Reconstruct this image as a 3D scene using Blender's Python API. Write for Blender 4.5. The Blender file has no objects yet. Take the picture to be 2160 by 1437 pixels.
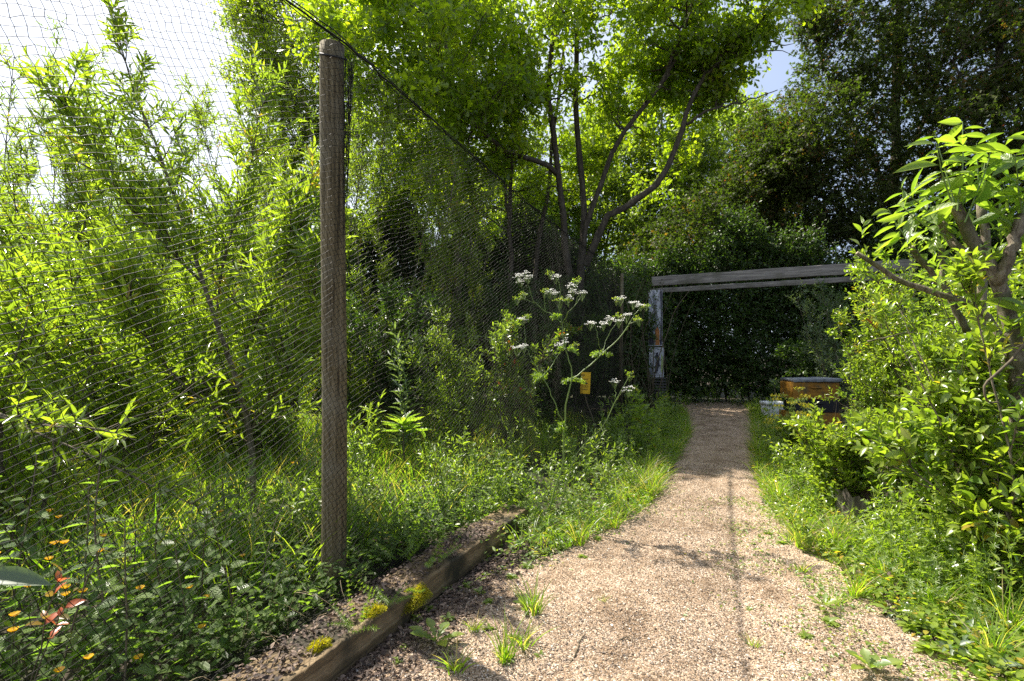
EXPOSURE = 1.35; DENOISE = False
import bpy, math, random
import numpy as np
C = bpy.context.scene.collection
sc = bpy.context.scene
R = math.radians
F = 1100.0            # focal length in photograph pixels
EYE = 1.1
VPS = 0.43            # the net fence and path run along (0.43, 1)

def P(px, py, Y):     # a picture point at depth Y -> world
    return np.array([(px - 1080) / F * Y, Y, EYE - (py - 750) / F * Y])
def norm(v):
    return v / np.maximum(np.linalg.norm(v, axis=-1, keepdims=True), 1e-9)

# ------------------------------------------------------------ object records
def tag(o, label=None, cat=None, group=None, kind=None):
    for k, v in (('label', label), ('category', cat), ('group', group), ('kind', kind)):
        if v: o[k] = v
    return o
def empty(name, loc, label, cat, group=None, rz=0.0):
    o = bpy.data.objects.new(name, None); C.objects.link(o)
    o.location = [float(a) for a in loc]; o.rotation_euler = (0, 0, rz); o.empty_display_size = .1
    return tag(o, label, cat, group)
def copy_thing(src, loc, rz=0.0, s=1.0, label=None, tilt=(0, 0), group=None):
    r = src.copy(); C.objects.link(r)
    r.location = [float(a) for a in loc]; r.rotation_euler = (tilt[0], tilt[1], rz); r.scale = (s, s, s)
    if label: r['label'] = label
    if group: r['group'] = group
    for ch in list(src.children):
        c = ch.copy(); C.objects.link(c); c.parent = r
        for g in ch.children:
            d = g.copy(); C.objects.link(d); d.parent = c
    return r
ORD = 'first second third fourth fifth sixth seventh eighth ninth tenth eleventh twelfth thirteenth fourteenth fifteenth sixteenth seventeenth eighteenth nineteenth twentieth'.split()
ONES = ORD[:9]
for tens, full in (('twenty', 'thirtieth'), ('thirty', 'fortieth'), ('forty', 'fiftieth'), ('fifty', 'sixtieth'), ('sixty', 'seventieth')): ORD += [tens + '-' + w for w in ONES] + [full]
def proj(p):
    return 1080 + F * p[0] / max(p[1], .3)

# ------------------------------------------------------------ mesh collector
class MB:
    def __init__(s): s.V = []; s.T = []; s.Q = []; s.A = []; s.n = 0
    def add(s, V, T=None, Q=None, lf=None, mi=0):
        V = np.asarray(V, float).reshape(-1, 3); n = len(V)
        if lf is None: lf = np.tile([[.5, 0, .5]], (n, 1))
        s.V.append(V); s.A.append(np.asarray(lf, float).reshape(-1, 3))
        if T is not None and len(T): s.T.append((np.asarray(T, int).reshape(-1, 3) + s.n, mi))
        if Q is not None and len(Q): s.Q.append((np.asarray(Q, int).reshape(-1, 4) + s.n, mi))
        s.n += n
        return s
    def build(s, name, mats, parent=None, origin=None, smooth=True):
        if not isinstance(mats, (list, tuple)): mats = [mats]
        V = np.concatenate(s.V) if s.V else np.zeros((0, 3))
        if origin is None and parent is not None: origin = np.array(parent.location)
        if origin is not None: V = V - np.asarray(origin)
        me = bpy.data.meshes.new(name)
        loops, starts, mis = [], [], []; pos = 0
        for lst, k in ((s.T, 3), (s.Q, 4)):
            for f, mi in lst:
                loops.append(f.ravel()); m = len(f)
                starts.append(pos + np.arange(m) * k); pos += m * k
                mis.append(np.full(m, mi))
        loops = np.concatenate(loops); starts = np.concatenate(starts); mis = np.concatenate(mis)
        me.vertices.add(len(V)); me.vertices.foreach_set('co', V.astype(np.float32).ravel())
        me.loops.add(len(loops)); me.loops.foreach_set('vertex_index', loops.astype(np.int32))
        me.polygons.add(len(starts)); me.polygons.foreach_set('loop_start', starts.astype(np.int32))
        me.polygons.foreach_set('material_index', mis.astype(np.int32))
        me.polygons.foreach_set('use_smooth', np.full(len(starts), smooth))
        at = me.attributes.new('lf', 'FLOAT_VECTOR', 'POINT')
        at.data.foreach_set('vector', np.concatenate(s.A).astype(np.float32).ravel())
        me.update(calc_edges=True)
        for m in mats: me.materials.append(m)
        o = bpy.data.objects.new(name, me); C.objects.link(o)
        if parent is not None: o.parent = parent
        elif origin is not None: o.location = [float(a) for a in origin]
        return o

# ------------------------------------------------------------ templates of leaves
def leaf_t(st, fold=.25, curl=.15):
    """st: (t, half width). Verts x along, y across, z up."""
    V, lf, T, Q = [], [], [], []; prev = None
    for t, w in st:
        z0 = -curl * t * t
        if w == 0:
            V.append((t, 0, z0)); lf.append((0, 0, t)); cur = (len(V) - 1,)
        else:
            i = len(V)
            V += [(t, w, z0 + fold * w), (t, 0, z0), (t, -w, z0 + fold * w)]
            lf += [(0, 1, t), (0, 0, t), (0, -1, t)]; cur = (i, i + 1, i + 2)
        if prev is not None:
            if len(prev) == 1 and len(cur) == 3: T += [(prev[0], cur[1], cur[0]), (prev[0], cur[2], cur[1])]
            elif len(prev) == 3 and len(cur) == 1: T += [(prev[0], prev[1], cur[0]), (prev[1], prev[2], cur[0])]
            else: Q += [(prev[0], prev[1], cur[1], cur[0]), (prev[1], prev[2], cur[2], cur[1])]
        prev = cur
    return np.array(V, float), T, Q, np.array(lf, float)
def serrate(n, prof, depth):
    st = [(0, 0)]
    for i in range(1, n):
        t = i / n
        st.append((t + (.02 if i % 2 else -.02), max(.012, prof(t) * (1 + depth * (1 if i % 2 else -1)))))
    return st + [(1, 0)]
ovate = lambda t: .42 * math.sin(math.pi * t ** .62) ** .85
lance = lambda t: .5 * math.sin(math.pi * t ** .8)
TM = {
 'rhomb': leaf_t([(0, 0), (.42, .5), (1, 0)], .3, .12),
 'small': leaf_t([(0, 0), (.25, .42), (.65, .42), (1, 0)], .3, .12),
 'willow': leaf_t([(0, 0), (.18, .36), (.45, .5), (.75, .32), (1, 0)], .35, .22),
 'oval': leaf_t([(0, 0), (.12, .27), (.35, .48), (.6, .46), (.82, .26), (1, 0)], .25, .28),
 'big': leaf_t([(0, 0), (.06, .03), (.18, .24), (.34, .43), (.5, .5), (.66, .44), (.82, .27), (.93, .1), (1, 0)], .3, .3),
 'nettle': leaf_t([(0, 0), (.1, .02)] + [(.1 + .9 * a, b * 1.15) for a, b in serrate(14, ovate, .16)[1:-1]] + [(1, 0)], .22, .22),
 'oak': leaf_t([(0, 0), (.14, .05), (.27, .2), (.36, .12), (.5, .36), (.6, .2), (.74, .46), (.82, .3), (.93, .24), (1, 0)], .15, .1),
 'dandy': leaf_t([(0, 0), (.2, .08), (.3, .3), (.36, .14), (.46, .42), (.54, .2), (.66, .5), (.8, .44), (.92, .24), (1, 0)], .2, .3),
 'thistle': leaf_t([(0, 0), (.14, .1), (.2, .5), (.28, .12), (.38, .55), (.46, .13), (.56, .5), (.64, .12), (.74, .36), (.8, .08), (1, 0)], .6, .25),
 'blade': leaf_t([(0, 0), (.02, .5), (.4, .42), (.75, .25), (1, 0)], .5, .35),
}
def maple():
    V = [(0, 0, 0)]; lf = [(0, 0, 0)]
    tips = [(-118, .42), (-62, .8), (0, 1.0), (62, .8), (118, .42)]
    out = []
    for k, (a, r) in enumerate(tips):
        out += [(a - 15, r * .72), (a, r), (a + 15, r * .72)]
        if k < 4: out.append((a + 30, .38))
    V += [(.0 + .1 + .62 * r * math.cos(R(a)), .62 * r * math.sin(R(a)), -.12 * r * r) for a, r in out]
    lf += [(0, math.sin(R(a)), r) for a, r in out]
    T = [(0, i, i + 1) for i in range(1, len(out))]
    return np.array(V, float), T, [], np.array(lf, float)
TM['maple'] = maple()

def add_leaves(mb, pos, A, N, L, W, tm, rnd, mi=0):
    """pos, A (axis), N (approx normal): (n,3); L, W: (n,)"""
    n = len(pos)
    if not n: return
    V, T, Q, lf = TM[tm] if isinstance(tm, str) else tm
    A = norm(A); B = norm(np.cross(N, A)); N = np.cross(A, B)
    L = np.broadcast_to(L, (n,))[:, None, None]; W = np.broadcast_to(W, (n,))[:, None, None]
    X = pos[:, None] + L * V[None, :, 0:1] * A[:, None] + W * V[None, :, 1:2] * B[:, None] + (L * .5 + W * .5) * V[None, :, 2:3] * N[:, None]
    a = np.tile(lf[None], (n, 1, 1)); a[:, :, 0] = np.broadcast_to(rnd, (n,))[:, None]
    k = len(V); off = (np.arange(n) * k)[:, None, None]
    mb.add(X.reshape(-1, 3), (np.array(T)[None] + off).reshape(-1, 3) if len(T) else None,
           (np.array(Q)[None] + off).reshape(-1, 4) if len(Q) else None, a.reshape(-1, 3), mi)

# ------------------------------------------------------------ paths and tubes
def paths(S, D, L, m, rng, wob=.12, trop=(0, 0, 0)):
    n = len(S); out = np.zeros((n, m, 3)); out[:, 0] = S; D = norm(np.array(D, float))
    st = (np.broadcast_to(L, (n,)) / (m - 1))[:, None]; trop = np.asarray(trop, float)
    for i in range(1, m):
        D = norm(D + rng.normal(0, wob, (n, 3)) + trop / (m - 1) * 2)
        out[:, i] = out[:, i - 1] + D * st
    return out
def tangent(Pp): return norm(np.gradient(Pp, axis=1))
def frame(T):
    ref = np.where(np.abs(T[..., 2:3]) > .9, np.array([1., 0, 0]), np.array([0, 0, 1.]))
    a = norm(np.cross(T, ref)); return a, np.cross(T, a)
def tubes(mb, Pp, r0, r1, sides=4, mi=0, rnd=None, pw=1.0, cap=False, lump=0, rng=None):
    n, m, _ = Pp.shape; T = tangent(Pp)
    T0 = norm(Pp[:, -1:] - Pp[:, :1])
    ref = np.where(np.abs(T0[..., 2:3]) > .8, np.array([1., 0.1, 0]), np.array([0, 0, 1.]))
    a = norm(np.cross(T, ref)); b = np.cross(T, a)
    t = np.linspace(0, 1, m)[None, :, None, None] ** pw
    r = np.broadcast_to(r0, (n,))[:, None, None, None] * (1 - t) + np.broadcast_to(r1, (n,))[:, None, None, None] * t
    if lump: r = r * (1 + rng.normal(0, lump, (n, m, sides, 1)))
    th = np.arange(sides) * 2 * math.pi / sides
    X = Pp[:, :, None] + r * (np.cos(th)[None, None, :, None] * a[:, :, None] + np.sin(th)[None, None, :, None] * b[:, :, None])
    i, j, k = np.meshgrid(np.arange(n), np.arange(m - 1), np.arange(sides), indexing='ij')
    k2 = (k + 1) % sides; base = i * m * sides
    Q = np.stack([base + j * sides + k, base + j * sides + k2, base + (j + 1) * sides + k2, base + (j + 1) * sides + k], -1).reshape(-1, 4)
    lf = np.zeros((n, m, sides, 3)); lf[..., 0] = .5 if rnd is None else np.broadcast_to(rnd, (n,))[:, None, None]
    lf[..., 2] = np.linspace(0, 1, m)[None, :, None]; lf[..., 1] = np.cos(th)[None, None, :]
    X = X.reshape(-1, 3); lf = lf.reshape(-1, 3); Tt = None
    if cap:
        e = n * m * sides; X = np.concatenate([X, Pp[:, -1], Pp[:, 0]]); lf = np.concatenate([lf, np.tile([[.5, 0, 1]], (2 * n, 1))])
        Tt = []
        for q in range(n):
            for kk in range(sides):
                Tt.append((q * m * sides + (m - 1) * sides + kk, q * m * sides + (m - 1) * sides + (kk + 1) % sides, e + q))
                Tt.append((q * m * sides + (kk + 1) % sides, q * m * sides + kk, e + n + q))
    mb.add(X, Tt, Q, lf, mi)
def smooth_line(pts, m, rng=None, jit=0):
    pts = np.array(pts, float); k = len(pts)
    d = np.r_[0, np.cumsum(np.linalg.norm(np.diff(pts, axis=0), axis=1))]; u = np.linspace(0, d[-1], m)
    out = np.zeros((m, 3))
    if k > 2:
        g = np.gradient(pts, d, axis=0)
        for i, x in enumerate(u):
            j = min(np.searchsorted(d, x, side='right') - 1, k - 2); h = d[j + 1] - d[j]; s = (x - d[j]) / h
            out[i] = (2*s**3-3*s*s+1)*pts[j] + (s**3-2*s*s+s)*h*g[j] + (-2*s**3+3*s*s)*pts[j+1] + (s**3-s*s)*h*g[j+1]
    else:
        for c in range(3): out[:, c] = np.interp(u, d, pts[:, c])
    if jit: out[1:-1] += rng.normal(0, jit, (m - 2, 3))
    return out
def sample(Pp, t):
    """t (n,k) in 0..1 -> positions, tangents (n,k,3)"""
    n, m, _ = Pp.shape; f = np.clip(t, 0, 1) * (m - 1); i = np.minimum(f.astype(int), m - 2); w = (f - i)[..., None]
    r = np.arange(n)[:, None]
    return Pp[r, i] * (1 - w) + Pp[r, i + 1] * w, norm(Pp[r, i + 1] - Pp[r, i])
def shoots_on(Pp, k, t0, t1, rng, ang=.8, up=.3, jit=.3, bias=None):
    """k side shoot starts per path: start (n*k,3), dir, t"""
    n = len(Pp); t = np.sort(rng.uniform(t0, t1, (n, k)), axis=1); pos, T = sample(Pp, t)
    a, b = frame(T); ph = np.arange(k)[None] * 2.4 + rng.uniform(0, 6.28, (n, 1)) + rng.normal(0, jit, (n, k))
    pp = np.cos(ph)[..., None] * a + np.sin(ph)[..., None] * b
    an = ang + rng.normal(0, .2, (n, k)); D = np.cos(an)[..., None] * T + np.sin(an)[..., None] * pp + np.array([0, 0, up])
    if bias is not None: D = D + np.asarray(bias)
    return pos.reshape(-1, 3), norm(D).reshape(-1, 3), t.ravel()
def leaves_on(mb, Pp, k, t0, t1, L, W, tm, rng, ang=.85, grav=-.1, flat=.8, rnd=None, mi=0, opp=False, tip=True, taper=.35, lj=.25, jitN=.6, bias=None):
    n = len(Pp); t = np.linspace(t0, t1, k)[None] + rng.normal(0, .25 / k, (n, k)); t = np.clip(t, 0, 1)
    if opp: t[:, 1::2] = t[:, 0:2 * (k // 2):2]
    pos, T = sample(Pp, t); a, b = frame(T)
    kk = np.arange(k)
    ph = (np.pi * (kk % 2) + np.pi / 2 * (kk // 2)) if opp else kk * 2.4
    ph = ph[None] + rng.uniform(0, 6.28, (n, 1)) + rng.normal(0, .3, (n, k))
    pp = np.cos(ph)[..., None] * a + np.sin(ph)[..., None] * b
    an = ang + rng.normal(0, .22, (n, k))
    if tip: an = an * (1 - .55 * np.clip((t - .75) / .25, 0, 1))
    A = np.cos(an)[..., None] * T + np.sin(an)[..., None] * pp + np.array([0, 0, grav])
    if bias is not None: A = A + np.asarray(bias)
    N = np.array([0, 0, flat]) + T * .35 + rng.normal(0, jitN, (n, k, 3))
    s = (1 - taper * t) * (1 + rng.normal(0, lj, (n, k))).clip(.45, 1.6)
    if rnd is None: rnd = rng.uniform(0, 1, n)
    rr = np.clip(.55 * np.broadcast_to(rnd, (n,))[:, None] + .45 * rng.uniform(0, 1, (n, k)) , 0, 1)
    add_leaves(mb, pos.reshape(-1, 3), A.reshape(-1, 3), N.reshape(-1, 3), (L * s).ravel(), (W * s).ravel(), tm, rr.ravel(), mi)

# ------------------------------------------------------------ materials
def newmat(name):
    m = bpy.data.materials.new(name); m.use_nodes = True; nt = m.node_tree; nt.nodes.clear()
    return m, nt, (lambda t, **k: mk(nt, t, **k))
def mk(nt, t, **k):
    n = nt.nodes.new(t)
    for a, v in k.items(): setattr(n, a, v)
    return n
def ramp(nt, stops, interp='LINEAR'):
    n = nt.nodes.new('ShaderNodeValToRGB'); n.color_ramp.interpolation = interp; e = n.color_ramp.elements
    while len(e) < len(stops): e.new(.5)
    for i, (p, c) in enumerate(stops): e[i].position = p; e[i].color = (*c, 1)
    return n
def leaf_mat(name, dark, light, alt=None, trans=(1.68, 1.8, .5), tf=.47, rough=.38, vein=0.0, ribs=0.0, altpos=.92, spec=.65):
    if 'petal' not in name: dark, light = (dark[0] * 1.06, *dark[1:]), (light[0] * 1.06, *light[1:])
    m, nt, N = newmat(name); L = nt.links.new
    at = N('ShaderNodeAttribute', attribute_name='lf'); sp = N('ShaderNodeSeparateXYZ'); L(at.outputs['Vector'], sp.inputs[0])
    mid = tuple((a + b) / 2 for a, b in zip(dark, light))
    rp = ramp(nt, [(0, dark), (.35, mid), (.7, light), (altpos - .03, light), (altpos + .02, alt or light)]); L(sp.outputs[0], rp.inputs[0])
    col = rp.outputs[0]
    if vein:
        ab = N('ShaderNodeMath', operation='ABSOLUTE'); L(sp.outputs[1], ab.inputs[0])
        mr = N('ShaderNodeMapRange'); mr.inputs['From Min'].default_value = .02; mr.inputs['From Max'].default_value = .16; mr.inputs['To Min'].default_value = vein; mr.inputs['To Max'].default_value = 0
        L(ab.outputs[0], mr.inputs[0])
        mx = N('ShaderNodeMix', data_type='RGBA'); L(mr.outputs[0], mx.inputs[0]); L(col, mx.inputs[6]); mx.inputs[7].default_value = (light[0] * 1.7 + .05, light[1] * 1.5 + .05, light[2] * 1.5 + .03, 1); col = mx.outputs[2]
    pb = N('ShaderNodeBsdfPrincipled'); L(col, pb.inputs['Base Color']); pb.inputs['Roughness'].default_value = rough; pb.inputs['Specular IOR Level'].default_value = spec
    if ribs:
        ab2 = N('ShaderNodeMath', operation='ABSOLUTE'); L(sp.outputs[1], ab2.inputs[0])
        m1 = N('ShaderNodeMath', operation='MULTIPLY_ADD'); L(ab2.outputs[0], m1.inputs[0]); m1.inputs[1].default_value = -.28; L(sp.outputs[2], m1.inputs[2])
        m2 = N('ShaderNodeMath', operation='MULTIPLY'); L(m1.outputs[0], m2.inputs[0]); m2.inputs[1].default_value = 52
        sn = N('ShaderNodeMath', operation='SINE'); L(m2.outputs[0], sn.inputs[0])
        bp = N('ShaderNodeBump'); bp.inputs['Strength'].default_value = ribs; bp.inputs['Distance'].default_value = .004; L(sn.outputs[0], bp.inputs['Height']); L(bp.outputs[0], pb.inputs['Normal'])
    tr = N('ShaderNodeBsdfTranslucent'); cm = N('ShaderNodeMix', data_type='RGBA', blend_type='MULTIPLY'); cm.inputs[0].default_value = 1
    L(col, cm.inputs[6]); cm.inputs[7].default_value = (trans[0] * 1.9, trans[1] * 1.9, trans[2] * 1.9, 1); L(cm.outputs[2], tr.inputs[0])
    ms = N('ShaderNodeMixShader'); ms.inputs[0].default_value = tf; L(pb.outputs[0], ms.inputs[1]); L(tr.outputs[0], ms.inputs[2])
    out = N('ShaderNodeOutputMaterial'); L(ms.outputs[0], out.inputs[0])
    return m
def rough_mat(name, stops, scale=(8, 8, 8), detail=6, rough=.85, bump=.4, dist=.01, spec=.3, coord='Object', extra=None):
    m, nt, N = newmat(name); L = nt.links.new
    tc = N('ShaderNodeTexCoord'); mp = N('ShaderNodeMapping'); mp.inputs['Scale'].default_value = scale; L(tc.outputs[coord], mp.inputs[0])
    nz = N('ShaderNodeTexNoise'); nz.inputs['Scale'].default_value = 1; nz.inputs['Detail'].default_value = detail; nz.inputs['Roughness'].default_value = .65; L(mp.outputs[0], nz.inputs[0])
    rp = ramp(nt, stops); L(nz.outputs[0], rp.inputs[0]); col = rp.outputs[0]
    pb = N('ShaderNodeBsdfPrincipled'); pb.inputs['Roughness'].default_value = rough; pb.inputs['Specular IOR Level'].default_value = spec
    if extra:   # a second large-scale blotch: (scale, colour, lo, hi)
        n2 = N('ShaderNodeTexNoise'); n2.inputs['Scale'].default_value = extra[0]; n2.inputs['Detail'].default_value = 4; L(tc.outputs[coord], n2.inputs[0])
        mr = N('ShaderNodeMapRange'); mr.inputs['From Min'].default_value = extra[2]; mr.inputs['From Max'].default_value = extra[3]; L(n2.outputs[0], mr.inputs[0])
        mx = N('ShaderNodeMix', data_type='RGBA'); L(mr.outputs[0], mx.inputs[0]); L(col, mx.inputs[6]); mx.inputs[7].default_value = (*extra[1], 1); col = mx.outputs[2]
    L(col, pb.inputs['Base Color'])
    bp = N('ShaderNodeBump'); bp.inputs['Strength'].default_value = bump; bp.inputs['Distance'].default_value = dist; L(nz.outputs[0], bp.inputs['Height']); L(bp.outputs[0], pb.inputs['Normal'])
    out = N('ShaderNodeOutputMaterial'); L(pb.outputs[0], out.inputs[0])
    return m
def plain_mat(name, col, rough=.5, spec=.5, var=.0, scale=20):
    a = tuple(c * (1 - var) for c in col); b = tuple(min(1, c * (1 + var)) for c in col)
    return rough_mat(name, [(.3, a), (.7, b)], (scale,) * 3, 4, rough, .15, .002, spec)

M = {}
M['willow'] = leaf_mat('willow_leaf', (.08, .135, .024), (.17, .235, .034), (.3, .2, .04), rough=.25, tf=.4, vein=.35)
M['willow_far'] = leaf_mat('willow_small_leaf', (.065, .115, .02), (.15, .205, .03), (.28, .17, .04), rough=.27, tf=.4)
M['greyleaf'] = leaf_mat('grey_willow_leaf', (.06, .1, .06), (.12, .17, .1), rough=.45, tf=.3)
M['oak'] = leaf_mat('oak_leaf', (.075, .13, .014), (.18, .24, .018), (.25, .25, .02), rough=.38, tf=.5)
M['lime'] = leaf_mat('far_tree_leaf', (.06, .1, .02), (.13, .18, .03), (.2, .17, .04), rough=.45, tf=.5)
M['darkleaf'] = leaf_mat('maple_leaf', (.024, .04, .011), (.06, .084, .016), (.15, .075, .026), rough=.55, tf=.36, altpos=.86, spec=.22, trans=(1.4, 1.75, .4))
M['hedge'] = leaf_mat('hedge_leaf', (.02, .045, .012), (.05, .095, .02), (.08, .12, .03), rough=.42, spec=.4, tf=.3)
M['privet'] = leaf_mat('shrub_leaf', (.065, .13, .018), (.175, .235, .038), (.3, .22, .04), rough=.26, tf=.4)
M['thorn'] = leaf_mat('hawthorn_leaf', (.06, .105, .02), (.13, .19, .03), (.36, .1, .03), rough=.34, tf=.38, altpos=.93)
M['laurel'] = leaf_mat('large_shoot_leaf', (.06, .12, .025), (.15, .22, .04), (.2, .26, .045), rough=.3, tf=.42, vein=.5, ribs=.4)
M['nettle'] = leaf_mat('nettle_leaf', (.06, .115, .03), (.13, .21, .05), rough=.4, tf=.36, ribs=.8, vein=.2)
M['herb'] = leaf_mat('herb_leaf', (.06, .12, .022), (.15, .21, .038), (.22, .24, .05), rough=.4, tf=.38, vein=.25)
M['fern'] = leaf_mat('feathery_leaf', (.065, .13, .022), (.15, .22, .04), (.26, .22, .06), rough=.42, tf=.38)
M['clv'] = leaf_mat('cleavers_leaf', (.075, .14, .022), (.165, .235, .04), rough=.4, tf=.4)
M['grass'] = leaf_mat('grass_blade', (.075, .17, .012), (.18, .255, .032), (.36, .29, .13), rough=.36, tf=.45, altpos=.86)
M['redleaf'] = leaf_mat('red_young_leaf', (.22, .06, .03), (.42, .12, .05), (.16, .14, .03), trans=(1.3, 1, .8), rough=.32, tf=.35, altpos=.8)
M['autumn'] = leaf_mat('browning_maple_leaf', (.09, .16, .03), (.15, .23, .04), (.36, .15, .06), rough=.4, tf=.35, altpos=.72)
M['litter'] = leaf_mat('dead_leaf', (.025, .018, .012), (.1, .066, .045), (.2, .14, .1), trans=(1, 1, 1), rough=.8, tf=.08, altpos=.8)
M['petal'] = leaf_mat('yellow_petal', (.62, .34, .01), (.75, .46, .012), trans=(.5, .5, .4), rough=.4, tf=.3)
M['white'] = leaf_mat('white_petal', (.82, .82, .79), (.9, .9, .87), trans=(.5, .5, .5), rough=.6, tf=.35)
M['moss'] = leaf_mat('moss_frond', (.15, .16, .008), (.3, .29, .014), (.38, .3, .012), rough=.7, tf=.3)
M['stemg'] = leaf_mat('green_stem', (.09, .17, .035), (.17, .26, .06), trans=(1, 1, .6), rough=.4, tf=.1)
M['stemr'] = leaf_mat('brownish_stem', (.06, .05, .03), (.12, .1, .05), trans=(1, 1, .6), rough=.6, tf=.05)
M['straw'] = leaf_mat('dry_straw', (.3, .24, .13), (.45, .38, .24), trans=(1, 1, 1), rough=.6, tf=.15)
M['bark'] = rough_mat('grey_bark', [(.32, (.04, .03, .02)), (.45, (.15, .12, .085)), (.6, (.25, .215, .16)), (.75, (.36, .32, .25))], (48, 48, 15), 9, .92, 1, .02, extra=(9, (.085, .09, .035), .48, .7))
M['oakbark'] = rough_mat('oak_bark', [(.3, (.04, .032, .024)), (.5, (.085, .068, .05)), (.72, (.16, .13, .1))], (20, 20, 5), 7, .92, 1, .02)
M['twig'] = rough_mat('twig_bark', [(.3, (.06, .05, .032)), (.7, (.15, .12, .075))], (30, 30, 30), 3, .8, .2, .002)
M['cut'] = rough_mat('cut_wood', [(.3, (.3, .24, .16)), (.7, (.46, .38, .27))], (60, 60, 60), 4, .8, .3, .002)
# ============================================================ world, sun, camera
SUN = norm(np.array([-1.3, 1.16, 2.45]))
w = bpy.data.worlds.new('World'); sc.world = w; w.use_nodes = True
nt = w.node_tree; nt.nodes.clear(); L = nt.links.new
sky = mk(nt, 'ShaderNodeTexSky', sky_type='NISHITA'); sky.sun_disc = False
sky.sun_elevation = math.asin(SUN[2]); sky.sun_rotation = math.atan2(SUN[0], SUN[1]); sky.air_density = 1.0; sky.dust_density = 1.5
tc = mk(nt, 'ShaderNodeTexCoord')
dp = mk(nt, 'ShaderNodeVectorMath', operation='DOT_PRODUCT'); L(tc.outputs['Generated'], dp.inputs[0]); dp.inputs[1].default_value = (-.80, .28, .53)
mr = mk(nt, 'ShaderNodeMapRange', interpolation_type='SMOOTHSTEP'); mr.inputs['From Min'].default_value = .05; mr.inputs['From Max'].default_value = .8; L(dp.outputs['Value'], mr.inputs[0])
nz = mk(nt, 'ShaderNodeTexNoise'); nz.inputs['Scale'].default_value = 2.2; nz.inputs['Detail'].default_value = 6; L(tc.outputs['Generated'], nz.inputs[0])
cr = ramp(nt, [(.3, (.75,) * 3), (.7, (1.1,) * 3)]); L(nz.outputs[0], cr.inputs[0])
cloud = mk(nt, 'ShaderNodeMix', data_type='RGBA'); L(mr.outputs[0], cloud.inputs[0])
cloud.inputs[6].default_value = (1.6, 1.9, 2.55, 1); cloud.inputs[7].default_value = (4.1, 4.25, 4.55, 1)
ml = mk(nt, 'ShaderNodeMix', data_type='RGBA', blend_type='MULTIPLY'); ml.inputs[0].default_value = 1; L(cloud.outputs[2], ml.inputs[6]); L(cr.outputs[0], ml.inputs[7])
cv = mk(nt, 'ShaderNodeMix', data_type='RGBA'); cv.inputs[0].default_value = .82; L(sky.outputs[0], cv.inputs[6]); L(ml.outputs[2], cv.inputs[7])
bg = mk(nt, 'ShaderNodeBackground'); bg.inputs[1].default_value = .135; L(cv.outputs[2], bg.inputs[0])
wo = mk(nt, 'ShaderNodeOutputWorld'); L(bg.outputs[0], wo.inputs[0])
sl = bpy.data.lights.new('sun', 'SUN'); sl.energy = 4.8; sl.angle = R(.53); sl.color = (1, .93, .82)
so = bpy.data.objects.new('sun', sl); C.objects.link(so)
import mathutils
so.rotation_euler = mathutils.Vector([float(a) for a in SUN]).to_track_quat('Z', 'Y').to_euler()
cam = bpy.data.cameras.new('camera'); co = bpy.data.objects.new('camera', cam); C.objects.link(co)
co.location = (0, 0, EYE); co.rotation_euler = (R(90), 0, 0)
cam.sensor_width = 36; cam.lens = 36 * F / 2160; cam.shift_y = (750 - 718.5) / 2160; cam.clip_end = 2000; cam.clip_start = .02
sc.camera = co
vs = sc.view_settings; vs.view_transform = 'Standard'; vs.look = 'None'; vs.gamma = 1; vs.exposure = EXPOSURE
sc.cycles.max_bounces = 8; sc.cycles.diffuse_bounces = 4; sc.cycles.glossy_bounces = 2; sc.cycles.transmission_bounces = 5; sc.cycles.transparent_max_bounces = 4
sc.cycles.caustics_reflective = False; sc.cycles.caustics_refractive = False
sc.cycles.sample_clamp_indirect = 4
sc.cycles.use_denoising = DENOISE

# ============================================================ ground
Dn = norm(np.array([VPS, 1.0, 0])); Nn = np.array([Dn[1], -Dn[0], 0])      # along the fence / towards the path
PO = np.array([-.8225, 2.4, 0.0])
def sleeper_x(y): return -.587 + .434 * (y - 1.77)
PY = np.array([-4, 1.2, 1.77, 2.4, 3, 3.5, 4, 5, 7, 10, 11.6, 14])
PLX = np.array([-3, -.83, -.58, -.3, .3, .74, 1.02, 1.45, 2.32, 3.25, 3.5, 3.8])
PRX = np.array([-.6, 1.35, 1.6, 1.68, 1.74, 1.84, 1.98, 2.36, 3.3, 4.62, 5.2, 5.8])
def gz(x, y):
    x = np.asarray(x, float); y = np.asarray(y, float)
    u = (sleeper_x(y) - x) * .917
    bed = np.clip((u - .12) / .1, 0, 1) * .04 * np.clip((3.6 - y) / .6, 0, 1) * (1 - .6 * np.clip((u - .5) / 1.5, 0, 1))
    rr = np.clip((x - np.interp(y, PY, PRX) - .25) / 1.2, 0, 1)
    n = .03 * np.sin(x * 2.1 + 1) * np.sin(y * 1.7) + .015 * np.sin(x * 6.3) * np.sin(y * 5.1 + 2)
    inside = np.clip(np.minimum(np.interp(y, PY, PRX) + .3 - x, x - np.interp(y, PY, PLX) + .25) / .2, 0, 1)
    return bed + .07 * rr + n * (1 - inside) * np.clip(np.maximum(rr, np.clip((u - .1) / .5, 0, 1)), 0, 1) - .006
def grid_obj(name, X, Y, Z, mat):
    h, wd = X.shape; i, j = np.meshgrid(np.arange(h - 1), np.arange(wd - 1), indexing='ij'); b = i * wd + j
    Q = np.stack([b, b + 1, b + wd + 1, b + wd], -1).reshape(-1, 4)
    return MB().add(np.stack([X, Y, Z], -1).reshape(-1, 3), None, Q).build(name, mat)
M['soil'] = rough_mat('dark_soil', [(.3, (.022, .017, .012)), (.55, (.055, .042, .03)), (.75, (.11, .085, .06))], (18, 18, 18), 9, .95, .9, .02, extra=(1.6, (.035, .045, .016), .45, .65))
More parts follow.
